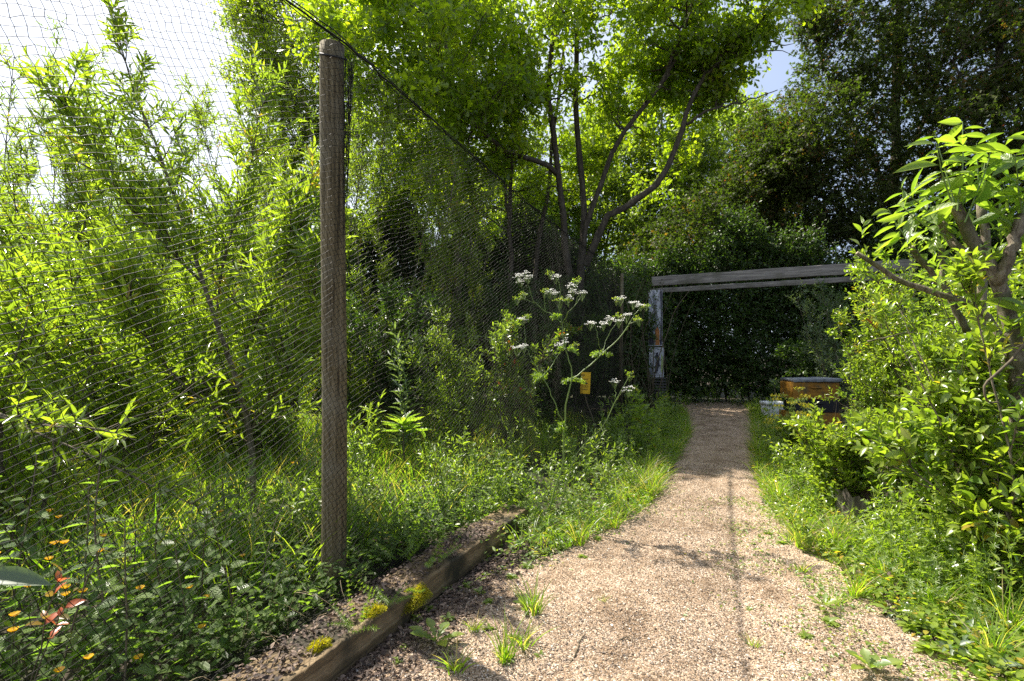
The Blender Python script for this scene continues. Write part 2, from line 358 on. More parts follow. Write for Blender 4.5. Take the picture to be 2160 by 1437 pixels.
gx = np.r_[-420, -120, -45, -22, np.linspace(-14, -4, 26), np.linspace(-3.9, 4.9, 140), np.linspace(5, 14, 24), 22, 45, 120, 420]
gy = np.r_[-60, -20, -8, np.linspace(-3, 7, 150), np.linspace(7.2, 16, 40), 22, 40, 90, 240, 600]
X, Y = np.meshgrid(gx, gy)
tag(grid_obj('ground', X, Y, gz(X, Y), M['soil']), kind='structure')

# gravel path: cells of crushed stone
m, nt, N = newmat('crushed_stone_gravel'); L = nt.links.new
tc = N('ShaderNodeTexCoord')
v1 = N('ShaderNodeTexVoronoi'); v1.inputs['Scale'].default_value = 150; L(tc.outputs['Object'], v1.inputs[0])
v2 = N('ShaderNodeTexVoronoi'); v2.inputs['Scale'].default_value = 300; L(tc.outputs['Object'], v2.inputs[0])
sx = N('ShaderNodeSeparateXYZ'); L(v1.outputs['Color'], sx.inputs[0])
r1 = ramp(nt, [(0, (.08, .064, .05)), (.12, (.18, .138, .095)), (.3, (.27, .197, .135)), (.55, (.37, .275, .193)), (.8, (.47, .365, .268)), (.95, (.6, .505, .405)), (1, (.68, .62, .54))]); L(sx.outputs[0], r1.inputs[0])
s2 = N('ShaderNodeSeparateXYZ'); L(v2.outputs['Color'], s2.inputs[0])
r2 = ramp(nt, [(0, (.62,) * 3), (.5, (1.06, 1.04, 1.03)), (1, (1.36, 1.32, 1.3))]); L(s2.outputs[0], r2.inputs[0])
nz = N('ShaderNodeTexNoise'); nz.inputs['Scale'].default_value = 3.5; nz.inputs['Detail'].default_value = 7; nz.inputs['Roughness'].default_value = .7; L(tc.outputs['Object'], nz.inputs[0])
r3 = ramp(nt, [(.32, (.42, .37, .31)), (.42, (.72, .67, .6)), (.52, (.95, .92, .88)), (.66, (1.08, 1.06, 1.03))]); L(nz.outputs[0], r3.inputs[0])
a = N('ShaderNodeMix', data_type='RGBA', blend_type='MULTIPLY'); a.inputs[0].default_value = 1; L(r1.outputs[0], a.inputs[6]); L(r2.outputs[0], a.inputs[7])
b = N('ShaderNodeMix', data_type='RGBA', blend_type='MULTIPLY'); b.inputs[0].default_value = 1; L(a.outputs[2], b.inputs[6]); L(r3.outputs[0], b.inputs[7])
pb = N('ShaderNodeBsdfPrincipled'); pb.inputs['Roughness'].default_value = .9; pb.inputs['Specular IOR Level'].default_value = .25; L(b.outputs[2], pb.inputs['Base Color'])
bp = N('ShaderNodeBump'); bp.invert = True; bp.inputs['Strength'].default_value = .9; bp.inputs['Distance'].default_value = .006; L(v1.outputs['Distance'], bp.inputs['Height'])
bp2 = N('ShaderNodeBump'); bp2.inputs['Strength'].default_value = .5; bp2.inputs['Distance'].default_value = .05; L(nz.outputs[0], bp2.inputs['Height']); L(bp2.outputs[0], bp.inputs['Normal']); L(bp.outputs[0], pb.inputs['Normal'])
L(pb.outputs[0], N('ShaderNodeOutputMaterial').inputs[0]); M['gravel'] = m
rng = np.random.default_rng(11)
py = np.r_[np.linspace(-3, 1, 30), np.linspace(1.05, 6, 210), np.linspace(6.1, 12.6, 90)]
uu = np.linspace(0, 1, 46)
eL = .05 * np.sin(py * 5) + .03 * np.sin(py * 13 + 1) + rng.normal(0, .012, len(py)); eR = .06 * np.sin(py * 4 + 2) + .03 * np.sin(py * 11) + rng.normal(0, .012, len(py))
xl = np.interp(py, PY, PLX) + np.where(py > 2.7, eL, .0); xr = np.interp(py, PY, PRX) + eR
X = xl[:, None] * (1 - uu) + xr[:, None] * uu; Y = np.repeat(py[:, None], len(uu), 1)
Z = .004 + .012 * np.sin(uu * math.pi)[None] + .006 * np.sin(X * 4.3) * np.sin(Y * 3.1)**2 + rng.normal(0, .0016, X.shape)
# net rope's shadow line put into the shape as a rut along the middle
groove = 1.02 + .44 * (Y - 2.4)
Z -= .012 * np.exp(-((X - groove) / .05) ** 2) * np.clip((Y - 1) / .5, 0, 1)
Z = np.maximum(Z, -.004)
tag(grid_obj('gravel_path', X, Y, Z, M['gravel']), kind='structure')
# loose stones near the camera
tm_st = np.array([(1, 0, 0), (-1, 0, 0), (0, 1, 0), (0, -1, 0), (0, 0, 1), (0, 0, -1.)])
tf_st = np.array([(0, 2, 4), (2, 1, 4), (1, 3, 4), (3, 0, 4), (2, 0, 5), (1, 2, 5), (3, 1, 5), (0, 3, 5)])
n = 90000
yy = 1.35 / (1 - rng.uniform(0, 1, n) * .74); tt = rng.uniform(-.04, 1.1, n)
xx = np.interp(yy, PY, PLX) * (1 - tt) + np.interp(yy, PY, PRX) * tt
xx = np.where(xx < sleeper_x(yy) + .01, sleeper_x(yy) + rng.uniform(.01, .6, n), xx)
sz = rng.lognormal(math.log(.0021), .42, n).clip(.0011, .008)
st = tm_st[None] * rng.uniform(.55, 1.25, (n, 6, 1)) * sz[:, None, None] + rng.normal(0, .22, (n, 6, 3)) * sz[:, None, None]
st[:, :, 2] *= .7
st += np.stack([xx, yy, .006 + .012 * np.sin(np.clip(tt, 0, 1) * math.pi) + sz * .3], -1)[:, None]
m, nt, N = newmat('loose_stone'); L = nt.links.new
at = N('ShaderNodeAttribute', attribute_name='lf'); sp = N('ShaderNodeSeparateXYZ'); L(at.outputs['Vector'], sp.inputs[0])
rp = ramp(nt, [(0, (.08, .065, .055)), (.2, (.19, .142, .095)), (.5, (.38, .29, .21)), (.8, (.5, .4, .3)), (.93, (.58, .5, .4)), (1, (.72, .68, .62))]); L(sp.outputs[0], rp.inputs[0])
pb = N('ShaderNodeBsdfPrincipled'); pb.inputs['Roughness'].default_value = .75; L(rp.outputs[0], pb.inputs['Base Color']); L(pb.outputs[0], N('ShaderNodeOutputMaterial').inputs[0])
lf = np.zeros((n, 6, 3)); lf[..., 0] = rng.uniform(0, 1, n)[:, None]
tag(MB().add(st.reshape(-1, 3), (tf_st[None] + (np.arange(n) * 6)[:, None, None]).reshape(-1, 3), None, lf.reshape(-1, 3)).build('gravel', m, smooth=False), 'loose tan and cream stones scattered over the gravel path', 'gravel', kind='stuff')

# ============================================================ wooden post
M['post'] = rough_mat('weathered_post_wood', [(.33, (.012, .009, .005)), (.39, (.085, .066, .032)), (.52, (.15, .12, .062)), (.72, (.27, .225, .135))], (75, 75, 2.0), 8, .85, .7, .008, extra=(4, (.2, .185, .13), .5, .72))
rng = np.random.default_rng(5)
post = np.stack([np.full(40, PO[0]), np.full(40, PO[1]), np.linspace(-.05, 2.525, 40)], -1)
post[:, 0] += .006 * np.sin(np.linspace(0, 5, 40)); mb = MB()
root = empty('fence_post', PO, 'tall weathered round wooden post with black netting stretched across it', 'post')
tubes(mb, post[None], .056, .054, 24, cap=True, lump=.004, rng=rng)
mb.build('post_shaft', M['post'], root)
mb = MB(); loop = [(math.cos(a) * .06, math.sin(a) * .06, 2.475 + .03 * math.cos(a - 2)) for a in np.linspace(0, 6.3, 22)]
tubes(mb, (np.array(loop) + PO)[None], .004, .004, 6)
mb.build('tie_cord', plain_mat('black_cord', (.012, .012, .013), .6), root)

# ============================================================ bird net
S0, S1 = -3.4, 6.5
def net_top(s):
    return np.where(s < 0, 2.53 - .06 * np.sin(np.clip(-s / 3.6, 0, 1) * math.pi), 2.53 - .1 * np.clip(s / 6.5, 0, 1) - .1 * np.sin(np.clip(s / 6.5, 0, 1) * math.pi))
def net_pt(s, z):
    zt = net_top(s); h = z / zt
    off = .062 + .03 * np.sin(s * 2.2 + 3 * h) * np.sin(np.clip(h, 0, 1) * math.pi) * np.clip(np.abs(s) / .4, 0, 1)
    off = off + .10 * np.clip(1 - z / .3, 0, 1) ** 2
    fold = np.clip((s - 5.3) / .9, 0, 1); off = off + fold * .09 * np.sin(s * 17 + 2 * h) - fold * .03
    return PO + Dn * s[..., None] + Nn * off[..., None] + np.array([0, 0, 1.]) * z[..., None]
M['net'] = plain_mat('dusty_black_netting', (.016, .0148, .013), .62, .12)
root = empty('bird_net', PO + Dn * 1.5 + Nn * .06, 'black diamond mesh bird netting stretched along the gravel path', 'netting')
rng = np.random.default_rng(8)
# two families of threads: a gently rising one and a steep falling one, cell about 28 x 22 mm
e1 = np.array([.0255, .0105]); e2 = np.array([.0105, -.0215])
na, nb = 470, 520
ia, ib = np.meshgrid(np.arange(-60, na), np.arange(-60, nb), indexing='ij')
s = S0 + ia * e1[0] + ib * e2[0] - .6; z = 1.6 + ia * e1[1] + ib * e2[1]
s0, z0 = s.copy(), z.copy(); s = s0 + .014 * np.sin(z0 * 6 + s0 * 3.1) + .006 * np.sin(z0 * 17 - s0 * 9) + rng.normal(0, .0026, s.shape); z = z0 + .013 * np.sin(s0 * 3.3 + .8 * z0) + .006 * np.sin(s0 * 8.1 - z0 * 5) + .004 * np.sin(s0 * 23 + z0 * 11) + rng.normal(0, .0026, s.shape)
zt = net_top(s); ok = (s > S0) & (s < S1) & (z > .015) & (z < zt)
Pn = net_pt(s, z)
segs = []
for da, db in ((1, 0), (0, 1)):
    o1 = ok[:ok.shape[0] - da, :ok.shape[1] - db] & ok[da:, db:]
    A_ = Pn[:ok.shape[0] - da, :ok.shape[1] - db][o1]; B_ = Pn[da:, db:][o1]; segs.append(np.stack([A_, B_], 1))
segs = np.concatenate(segs); rad = .00098
mb = MB(); tubes(mb, segs, rad, rad, 3)
far = segs[segs[:, 0, 1] > 4.9]; far = far[np.random.default_rng(9).uniform(4.9, 6.6, len(far)) < far[:, 0, 1]]; k_ = np.clip((far[:, :, 1:2] - 4.5) / 1.2, 0, 1)   # the slack far half hangs double
far = far - Nn * (.05 + .02 * np.sin(far[:, :, 1:2] * 4)) * k_ + np.array([0, 0, 1.]) * (.013 * k_) + Dn * .012 * k_; tubes(mb, far, rad * .75, rad * .75, 3, mi=1)
mb.build('mesh_panel', [M['net'], plain_mat('sunlit_dusty_netting', (.07, .064, .05), .8, .1)], root)  # second layer paler: dust and the sunlit look of the veil put in colour
mb = MB()
for dz, r in ((0, .0042), (.012, .0028), (-.014, .0022)):
    ss = np.linspace(S0, S1, 120); q = net_pt(ss, net_top(ss)) + np.array([0, 0, dz]) + np.random.default_rng(int(r * 1e5)).normal(0, .003, (120, 3))
    tubes(mb, q[None], r, r, 6)
mb.build('edge_rope', M['net'], root)
# slack gathered netting lying behind the timber
mb = MB(); rng = np.random.default_rng(3)
for k in range(46):
    ss = np.linspace(-1.6, .5, 60) + rng.uniform(-.1, .1)
    q = PO + Dn * ss[:, None] + Nn * (.17 + .05 * np.sin(ss * 3 + rng.uniform(0, 6)) + rng.normal(0, .035))[:, None] + np.array([0, 0, 1.]) * (.055 + .02 * np.sin(ss * 9 + rng.uniform(0, 6)) + rng.uniform(-.02, .035))[:, None]
    tubes(mb, (q + rng.normal(0, .003, q.shape))[None], .0012, .0012, 3)
mb.build('gathered_hem', M['net'], root)
mb = MB()           # net bunched down the path side of the post
for k in range(26):
    zz = np.linspace(2.47 - rng.uniform(0, .05), 2.47 - rng.uniform(.35, .9), 16); f = np.linspace(1, 0, 16) ** .8
    rt = np.array([.93, -.2, 0]); rt = norm(rt); a0 = rng.uniform(-.5, .5)
    q = PO + (rt + np.array([0, -a0, 0]))[None] * (.058 + f * rng.uniform(.004, .04))[:, None] + np.array([0, 0, 1.]) * zz[:, None] + rng.normal(0, .0015, (16, 3))
    tubes(mb, q[None], .0011, .0009, 3)
mb.build('bunched_fold', M['net'], root)
ep = PO + Dn * 6.52
root = empty('slim_stake', ep, 'slim round wooden stake holding the far end of the netting', 'post')
tubes(mb := MB(), np.array([[ep + [0, 0, -.05], ep + [0, 0, 1.2], ep + [0.02, 0, 2.42]]]), .03, .026, 10, cap=True)
mb.build('stake_shaft', M['post'], root)

# ============================================================ boxes with bevelled, slightly uneven faces
def beam(name, a, b, wdt, hgt, mat, parent=None, seg=14, rng=None, jit=.002, roll=0, bev=.006):
    """a bar from a to b (centre of its section); real, subdivided, edges eased"""
    a = np.array(a, float); b = np.array(b, float); t = norm(b - a); up = np.array([0, 0, 1.]); sd = norm(np.cross(t, up)); up = np.cross(sd, t)
    if roll: sd, up = sd * math.cos(roll) + up * math.sin(roll), up * math.cos(roll) - sd * math.sin(roll)
    hw, hh = wdt / 2, hgt / 2
    sec = [(-hw + bev, -hh), (hw - bev, -hh), (hw, -hh + bev), (hw, 0), (hw, hh - bev), (hw - bev, hh), (0, hh), (-hw + bev, hh), (-hw, hh - bev), (-hw, 0), (-hw, -hh + bev)]
    k = len(sec); V = []
    for i in range(seg + 1):
        p = a + (b - a) * i / seg
        e = .6 if i in (0, seg) else 1
        for x, y in sec:
            V.append(p + sd * x + up * y + (rng.normal(0, jit, 3) * e if rng is not None else 0))
    V = np.array(V); Q = []
    for i in range(seg):
        for j in range(k): Q.append((i * k + j, i * k + (j + 1) % k, (i + 1) * k + (j + 1) % k, (i + 1) * k + j))
    c0, c1 = len(V), len(V) + 1; V = np.r_[V, V[:k].mean(0)[None], V[-1 - k + 1:].mean(0)[None]]
    T = [(c0, (j + 1) % k, j) for j in range(k)] + [(c1, seg * k + j, seg * k + (j + 1) % k) for j in range(k)]
    o = MB().add(V, T, Q).build(name, mat, parent, origin=None if parent is not None else (a + b) / 2)
    m = o.modifiers.new('soft', 'WEIGHTED_NORMAL'); 
    return o
def wood_along(name, vec, stops, rough=.85, bump=.6, stretch=(1.6, 42), extra=None):
    """timber whose grain runs along vec"""
    m = rough_mat(name, stops, (1, 1, 1), 8, rough, bump, .006, extra=extra)
    nt = m.node_tree; mp = [n for n in nt.nodes if n.type == 'MAPPING'][0]
    ang = math.atan2(vec[1], vec[0]); mp.vector_type = 'TEXTURE'
    mp.inputs['Rotation'].default_value = (0, 0, ang); mp.inputs['Scale'].default_value = (1 / stretch[0], 1 / stretch[1], 1 / stretch[1])
    return m
M['sleeper'] = wood_along('old_sleeper_timber', Dn, [(.28, (.045, .03, .015)), (.5, (.175, .122, .064)), (.72, (.33, .25, .15))], extra=(4.5, (.035, .03, .018), .44, .62))
rng = np.random.default_rng(21)
def on_sl(y, off=0.0, z=0.055): return np.array([sleeper_x(y), y, z]) - Nn * .095 * np.array([1, 1, 0]) + Nn * off
s1 = beam('timber_edging', on_sl(1.0), on_sl(2.175), .19, .125, M['sleeper'], rng=rng, seg=40, jit=.0022)
tag(s1, 'old brown timber sleeper edging nearest the camera with moss and gathered netting on it', 'edging', 'timber sleepers edging the path')
s2 = beam('timber_edging', on_sl(2.215, -.015, .052), on_sl(3.02, -.01, .052), .185, .115, M['sleeper'], rng=rng, seg=30, jit=.0022)
tag(s2, 'short timber sleeper edging between the moss lump and the flowering umbel plant', 'edging', 'timber sleepers edging the path')
s3 = beam('timber_edging', on_sl(3.06, -.02, .045), on_sl(3.45, -.025, .045), .18, .1, M['sleeper'], rng=rng, seg=24, jit=.0022)
tag(s3, 'farther timber sleeper edging half buried under weeds behind the umbel plant', 'edging', 'timber sleepers edging the path')

# moss
def moss(c, rx, ry, rz, n, label, seed, mat='moss'):
    rng = np.random.default_rng(seed); d = norm(rng.normal(0, 1, (n, 3)) * [1, 1, .8]); d[:, 2] = np.abs(d[:, 2]) * 1.0 - .12
    lump = 1 + .25 * np.sin(d[:, 0] * 5 + seed) * np.sin(d[:, 1] * 6)
    l = d * np.array([rx, ry, rz]) * (lump * rng.uniform(.6, 1.02, n))[:, None]
    ax = np.array([Dn, Nn, [0, 0, 1.]]); p = np.array(c) + l @ ax
    A = norm(d @ ax + rng.normal(0, .45, (n, 3)) + [0, 0, .35])
    mb = MB(); rn = np.clip(.5 + .9 * d[:, 2] * .4 + rng.normal(0, .25, n), 0, 1)
    for q in range(2):
        add_leaves(mb, p, A + rng.normal(0, .35, (n, 3)), rng.normal(0, 1, (n, 3)), rng.uniform(.006, .012, n), rng.uniform(.0022, .004, n), 'rhomb', rn)
    o = mb.build('moss_clump', M[mat], origin=c); return tag(o, label, 'moss', 'moss on the timber edging')
moss(on_sl(2.2, .085, .06) , .095, .04, .068, 2600, 'largest yellow green moss lump filling the gap between two timber sleepers', 1)
moss(on_sl(1.98, .06, .115), .06, .03, .025, 900, 'small yellow moss patch on the timber edge under cleavers sprigs', 2)
moss(on_sl(1.735, .045, .118), .045, .026, .024, 700, 'small bright moss patch on the near end of the timber sleeper', 3)

# ============================================================ yellow card on a stick
sg = P(1235, 808, 6.1); foot = np.array([sg[0] + .16, sg[1] - .1, 0])
root = empty('yellow_card_sign', foot, 'small yellow card sign with a black insect picture on a thin leaning stick', 'sign')
rx = norm(np.array([1, .05, -.05])); ry = norm(np.array([.09, 0, 1.])); ry = norm(ry - rx * (ry @ rx)); rn = np.cross(rx, ry)  # rn points to the camera (-y)
def card(c, hw, hh, th, curl=.006, nx=7, ny=9):
    V = []; 
    for side in (1, -1):
        for j in range(ny):
            for i in range(nx):
                u = i / (nx - 1) * 2 - 1; v = j / (ny - 1) * 2 - 1
                V.append(c + rx * hw * u + ry * hh * v + rn * (side * th / 2 + curl * (u * u - .5 * v * v * u)))
    Q = []; k = nx * ny
    for j in range(ny - 1):
        for i in range(nx - 1):
            b = j * nx + i; Q += [(b, b + 1, b + nx + 1, b + nx), (k + b, k + b + nx, k + b + nx + 1, k + b + 1)]
    for i in range(nx - 1): Q += [(i + 1, i, k + i, k + i + 1), (k - nx + i, k - nx + i + 1, 2 * k - nx + i + 1, 2 * k - nx + i)]
    for j in range(ny - 1): a0, a1 = j * nx, (j + 1) * nx; Q += [(a0, a1, k + a1, k + a0), (a1 + nx - 1, a0 + nx - 1, k + a0 + nx - 1, k + a1 + nx - 1)]
    return MB().add(np.array(V), None, Q)
card(sg, .057, .126, .002, 0).build('card', plain_mat('yellow_card', (.72, .42, .012), .5, .4, .04), root, smooth=False)
ink = plain_mat('black_ink', (.02, .02, .018), .6)
mb = MB()
def inkbar(x0, x1, y, h):
    q = [sg + rx * x + ry * (y + dy) + rn * .0035 for x, dy in ((x0, -h), (x1, -h), (x1, h), (x0, h))]
    mb.add(np.array(q), None, [(0, 1, 2, 3)])
inkbar(-.045, -.012, .092, .004); inkbar(-.045, -.03, .077, .0028)
for k, (yy_, x1) in enumerate(((.045, .03), (.038, .012), (-.03, .034), (-.042, .04), (-.054, .026), (-.072, .034), (-.08, .018))):
    inkbar(-.043, x1, yy_, .0016)
# insect: body, head, wings, legs
def blob(cx, cy, a, b, rot, n=14):
    q = []
    for t in np.linspace(0, 2 * math.pi, n, endpoint=False):
        x, y = a * math.cos(t), b * math.sin(t); q.append(sg + rx * (cx + x * math.cos(rot) - y * math.sin(rot)) + ry * (cy + x * math.sin(rot) + y * math.cos(rot)) + rn * .0037)
    q.append(sg + rx * cx + ry * cy + rn * .0037)
    mb.add(np.array(q), [(i, (i + 1) % n, n) for i in range(n)])
blob(0, .004, .02, .007, -.35); blob(.021, -.004, .007, .006, 0); blob(-.008, .013, .02, .005, -.1); blob(.004, -.006, .003, .012, .5); blob(.014, -.01, .003, .01, -.3); blob(-.012, 0, .003, .012, -.5)
mb.build('printed_ink', ink, root, smooth=False)
mb = MB(); tubes(mb, smooth_line([foot + [0, 0, -.03], foot * .5 + (sg - ry * .1) * .5 + [.01, 0, 0], sg - ry * .12 - rn * .006, sg - ry * .02 - rn * .006], 12)[None], .007, .005, 6, cap=True)
mb.build('stick', M['twig'], root)

# ============================================================ pergola over the path
M['beam'] = wood_along('grey_pergola_timber', (1, -.45, 0), [(.3, (.085, .076, .068)), (.5, (.19, .172, .155)), (.72, (.33, .305, .275))], extra=(2.5, (.1, .095, .07), .5, .7))
pl, pr = P(1392, 594, 9.3), P(1872, 566, 7.75)
root = empty('pergola', (pl[0], pl[1], 0), 'weathered grey timber pergola with two long beams spanning the path', 'pergola')
rng = np.random.default_rng(31); ed = norm((pr - pl) * [1, 1, 0])
hz = 2.425
b1 = beam('crossbeam', (pl[0] - .12, pl[1] + .06, hz), (pr[0] + .3, pr[1] - .14, hz), .06, .168, M['beam'], root, 30, rng, .003)
bl, br = P(1412, 611, 10.3), P(1795, 585, 8.8)
b2 = beam('crossbeam', (bl[0] - .35, bl[1] + .16, hz - .036), (br[0] + .8, br[1] - .36, hz - .036), .06, .09, M['beam'], root, 30, rng, .003)
for nm, p in (('pergola_post', (pl[0] + .06, pl[1] + .06, 0)), ('pergola_post', (bl[0] - .12, bl[1] + .12, 0)), ('pergola_post', (pr[0] - .02, pr[1] + .1, 0)), ('pergola_post', (br[0] + .5, br[1] - .1, 0))):
    beam(nm, (p[0], p[1], -.05), (p[0], p[1], hz - .09), .1, .1, M['beam'], root, 14, rng, .002)

mb = MB()
for p_, n_ in (((pl[0] + .06, pl[1] + .06), 0), ((pl[0] + .06, pl[1] + .06), 1), ((pr[0] - .02, pr[1] + .1), 0)):
    c_ = np.array([p_[0] - .02 + .03 * n_, p_[1], hz - .03 + .05 * n_]) - np.array([.41, .91, 0]) * .1; tubes(mb, np.array([[c_, c_ - np.array([.41, .91, 0]) * .02]]), .012, .012, 8, cap=True)
mb.build('bolt', plain_mat('rusty_bolt', (.06, .04, .03), .6), root)
# picture boards fixed up the left pergola post
def board(px0, px1, py0, py1, Y, label, shapes, base, name='picture_board'):
    c = P((px0 + px1) / 2, (py0 + py1) / 2, Y); hw = (px1 - px0) / 2 / F * Y; hh = (py1 - py0) / 2 / F * Y
    root = empty(name, (c[0], c[1], c[2] - hh), label, 'board', 'picture boards on the left pergola post')
    global rx, ry, rn
    rx = norm(np.array([1, -.3, 0])); ry = np.array([0, 0, 1.]); rn = np.cross(rx, ry)
    card(c, hw * 1.03, hh, .012, 0, 5, 5).build('panel', base, root, smooth=False)
    for (poly, mt, lay, nm) in shapes:
        q = np.array([c + rx * hw * u + ry * hh * v + rn * (.0075 + .0012 * lay) for u, v in poly]); k = len(q)
        q = np.r_[q, q.mean(0)[None]]
        MB().add(q, [(i, (i + 1) % k, k) for i in range(k)]).build(nm, mt, root, smooth=False)
pw = rough_mat('faded_print', [(.35, (.26, .27, .31)), (.5, (.43, .44, .49)), (.65, (.6, .61, .65))], (9, 9, 5), 5, .6, .05, .001)
pd = plain_mat('dark_print', (.045, .042, .06), .6, .3, .3, 15); po = plain_mat('orange_print', (.42, .17, .05), .6, .3, .25, 12); pg = plain_mat('grey_print', (.2, .21, .24), .6, .3, .3, 15); pgr = plain_mat('pale_green_print', (.33, .4, .16), .6)
board(1369, 1396, 612, 730, 9.2, 'tall picture board with white streaks and an orange patch on the left pergola post',
      [([(-.98, -.97), (-.1, -.97), (-.1, -.62), (-.45, -.45), (-.98, -.3)], pd, 1, 'dark_picture'), ([(.0, -.97), (.62, -.97), (.62, -.45), (.32, -.3), (.0, -.42)], po, 2, 'orange_picture'),
       ([(-.3, -.25), (.1, -.2), (.3, .1), (.05, .75), (-.2, .98), (-.45, .98), (-.25, .4)], pg, 1, 'grey_streak'), ([(.66, -.97), (.98, -.97), (.98, .98), (.7, .98), (.82, .2)], pd, 1, 'dark_edge')], pw)
board(1370, 1399, 733, 796, 9.12, 'lower picture board with a dark oval animal picture below the orange patch',
      [([(-.1, -.75), (.2, -.6), (.35, -.3), (.5, -.35), (.42, .05), (.52, .3), (.3, .42), (.22, .68), (-.05, .62), (-.18, .35), (.02, .1), (-.2, -.3)], pd, 1, 'dark_picture'), ([(.62, -.6), (.8, -.7), (.98, -.1), (.95, .35), (.7, .62)], pgr, 1, 'green_panel'), ([(-.9, -.9), (-.4, -.9), (-.3, -.2), (-.8, .1)], pg, 1, 'grey_streak')], pw)
c = P(1392, 817, 9.1); root = empty('slatted_vent_box', (c[0], c[1], c[2] - .17), 'dark slatted wooden box at the foot of the picture boards', 'box')
for k in range(7): beam('slat', c + [-.1, 0, -.15 + k * .05], c + [.1, -.02, -.15 + k * .05], .02, .026, plain_mat('dark_slat', (.05, .045, .045), .7), root, 2)
for sx_ in (-.09, .09): beam('upright', c + [sx_, .03, -.18], c + [sx_, .03, .18], .03, .03, M['beam'], root, 2)

# ============================================================ stacked hive boxes and the white tub
M['amber'] = rough_mat('amber_varnished_board', [(.3, (.16, .07, .012)), (.5, (.3, .14, .018)), (.72, (.4, .21, .03))], (5, 5, 26), 6, .55, .2, .003, extra=(9, (.12, .085, .035), .5, .68))
M['blackbox'] = plain_mat('black_box_paint', (.012, .013, .018), .5, .4, .2)
def crate(c, wx, wy, h, mat, rz, label, name, cat='box', grp='boxes stacked beside the path', lidw=.02, handle=True):
    root = empty(name, c, label, cat, grp); d1 = np.array([math.cos(rz), math.sin(rz), 0]); d2 = np.array([-d1[1], d1[0], 0]); c = np.array(c, float); rg = np.random.default_rng(int(abs(c[2]) * 1e4))
    for sgn in (-1, 1):
        beam('side_board', c + d2 * sgn * (wy / 2 - .011) - d1 * wx / 2 + [0, 0, h / 2], c + d2 * sgn * (wy / 2 - .011) + d1 * wx / 2 + [0, 0, h / 2], .022, h - .004, mat, root, 6, rg, .0008, bev=.003)
        beam('end_board', c + d1 * sgn * (wx / 2 - .011) - d2 * (wy / 2 - .024) + [0, 0, h / 2], c + d1 * sgn * (wx / 2 - .011) + d2 * (wy / 2 - .024) + [0, 0, h / 2], .022, h - .006, mat, root, 6, rg, .0008, bev=.003)
    beam('bottom_board', c - d1 * (wx / 2 - .024) + [0, 0, .02], c + d1 * (wx / 2 - .024) + [0, 0, .02], wy - .05, .012, mat, root, 4)
    if handle: beam('handle_bar', c - d2 * (wy / 2 + .008) - d1 * .07 + [0, 0, h * .68], c - d2 * (wy / 2 + .008) + d1 * .07 + [0, 0, h * .68], .018, .022, mat, root, 3)
    return root
hb = P(1706, 900, 7.8); hb[2] = .03; rz = -.12
crate((hb[0], hb[1], .035), .68, .45, .232, M['amber'], rz, 'amber wooden box at the bottom of the stack beside the path', 'wooden_hive_box')
crate((hb[0] + .02, hb[1], .27), .60, .43, .188, M['blackbox'], rz, 'black box between the two amber boxes in the stack', 'black_hive_box')
crate((hb[0] + .0, hb[1], .461), .64, .45, .248, M['amber'], rz + .03, 'amber wooden box on top of the black box', 'wooden_hive_box')
sl_ = MB(); lid = beam('slate_lid', (hb[0] - .3, hb[1] + .04, .736), (hb[0] + .34, hb[1] - .03, .741), .5, .05, rough_mat('grey_slate', [(.3, (.12, .13, .15)), (.7, (.3, .32, .36))], (12,) * 3, 6, .6, .3, .004), None, 8, np.random.default_rng(4), .003)
tag(lid, 'grey stone slab lying on top of the stacked amber and black boxes', 'slab')
# white tub: ribbed tapering square-ish bucket with a rim
tb = P(1631, 885, 8.8); tb[2] = .0
root = empty('white_tub', tb, 'dirty white plastic tub with a rim beside the amber boxes', 'tub')
m_tub = rough_mat('stained_white_plastic', [(.36, (.1, .12, .07)), (.42, (.62, .63, .64)), (.7, (.78, .79, .8))], (26, 26, 18), 5, .5, .1, .001)
def ring(rads, zs, k=28, sq=.0):
    V = []; Q = []
    for r, z in zip(rads, zs):
        for i in range(k):
            a = 2 * math.pi * i / k; rr = r * (1 + sq * (abs(math.cos(2 * a)) - .5) * -.25)
            V.append((rr * math.cos(a), rr * math.sin(a), z))
    for j in range(len(rads) - 1):
        for i in range(k): Q.append((j * k + i, j * k + (i + 1) % k, (j + 1) * k + (i + 1) % k, (j + 1) * k + i))
    return np.array(V, float), Q
V, Q = ring([.001, .15, .16, .18, .195, .187, .175, .15, .001], [0, 0, .012, .16, .32, .32, .16, .02, .016], sq=.6)
MB().add(V + tb, None, Q).build('tub_wall', m_tub, root)
V, Q = ring([.196, .21, .21, .196], [.275, .275, .321, .325], sq=.6); MB().add(V + tb, None, Q).build('rim', m_tub, root)
# ============================================================ old stump on the right bank
stp = P(1803, 1090, 3.45); stp[2] = gz(stp[0], stp[1])
root = empty('tree_stump', stp, 'short rotten grey tree stump among weeds at the right path edge', 'stump'); rng = np.random.default_rng(17)
V, T_ = [], []; k = 36
zs = np.linspace(-.05, .19, 9)
for j, z in enumerate(zs):
    for i in range(k):
        a = 2 * math.pi * i / k; r = .105 * (1.12 - .5 * (z + .05)) + .008 * math.sin(a * 7) + .005 * math.sin(a * 13 + 1)
        top = (.035 * math.sin(a * 2 + 1) + .02 * math.sin(a * 9) - .01) if j == 8 else 0
        V.append((r * math.cos(a), r * math.sin(a), z + top))
Q = [(j * k + i, j * k + (i + 1) % k, (j + 1) * k + (i + 1) % k, (j + 1) * k + i) for j in range(8) for i in range(k)]
MB().add(np.array(V) + stp, None, Q).build('stump_bark', rough_mat('rotten_grey_wood', [(.3, (.03, .024, .02)), (.5, (.13, .11, .09)), (.7, (.27, .24, .2))], (34, 34, 4), 7, .9, 1, .012), root)
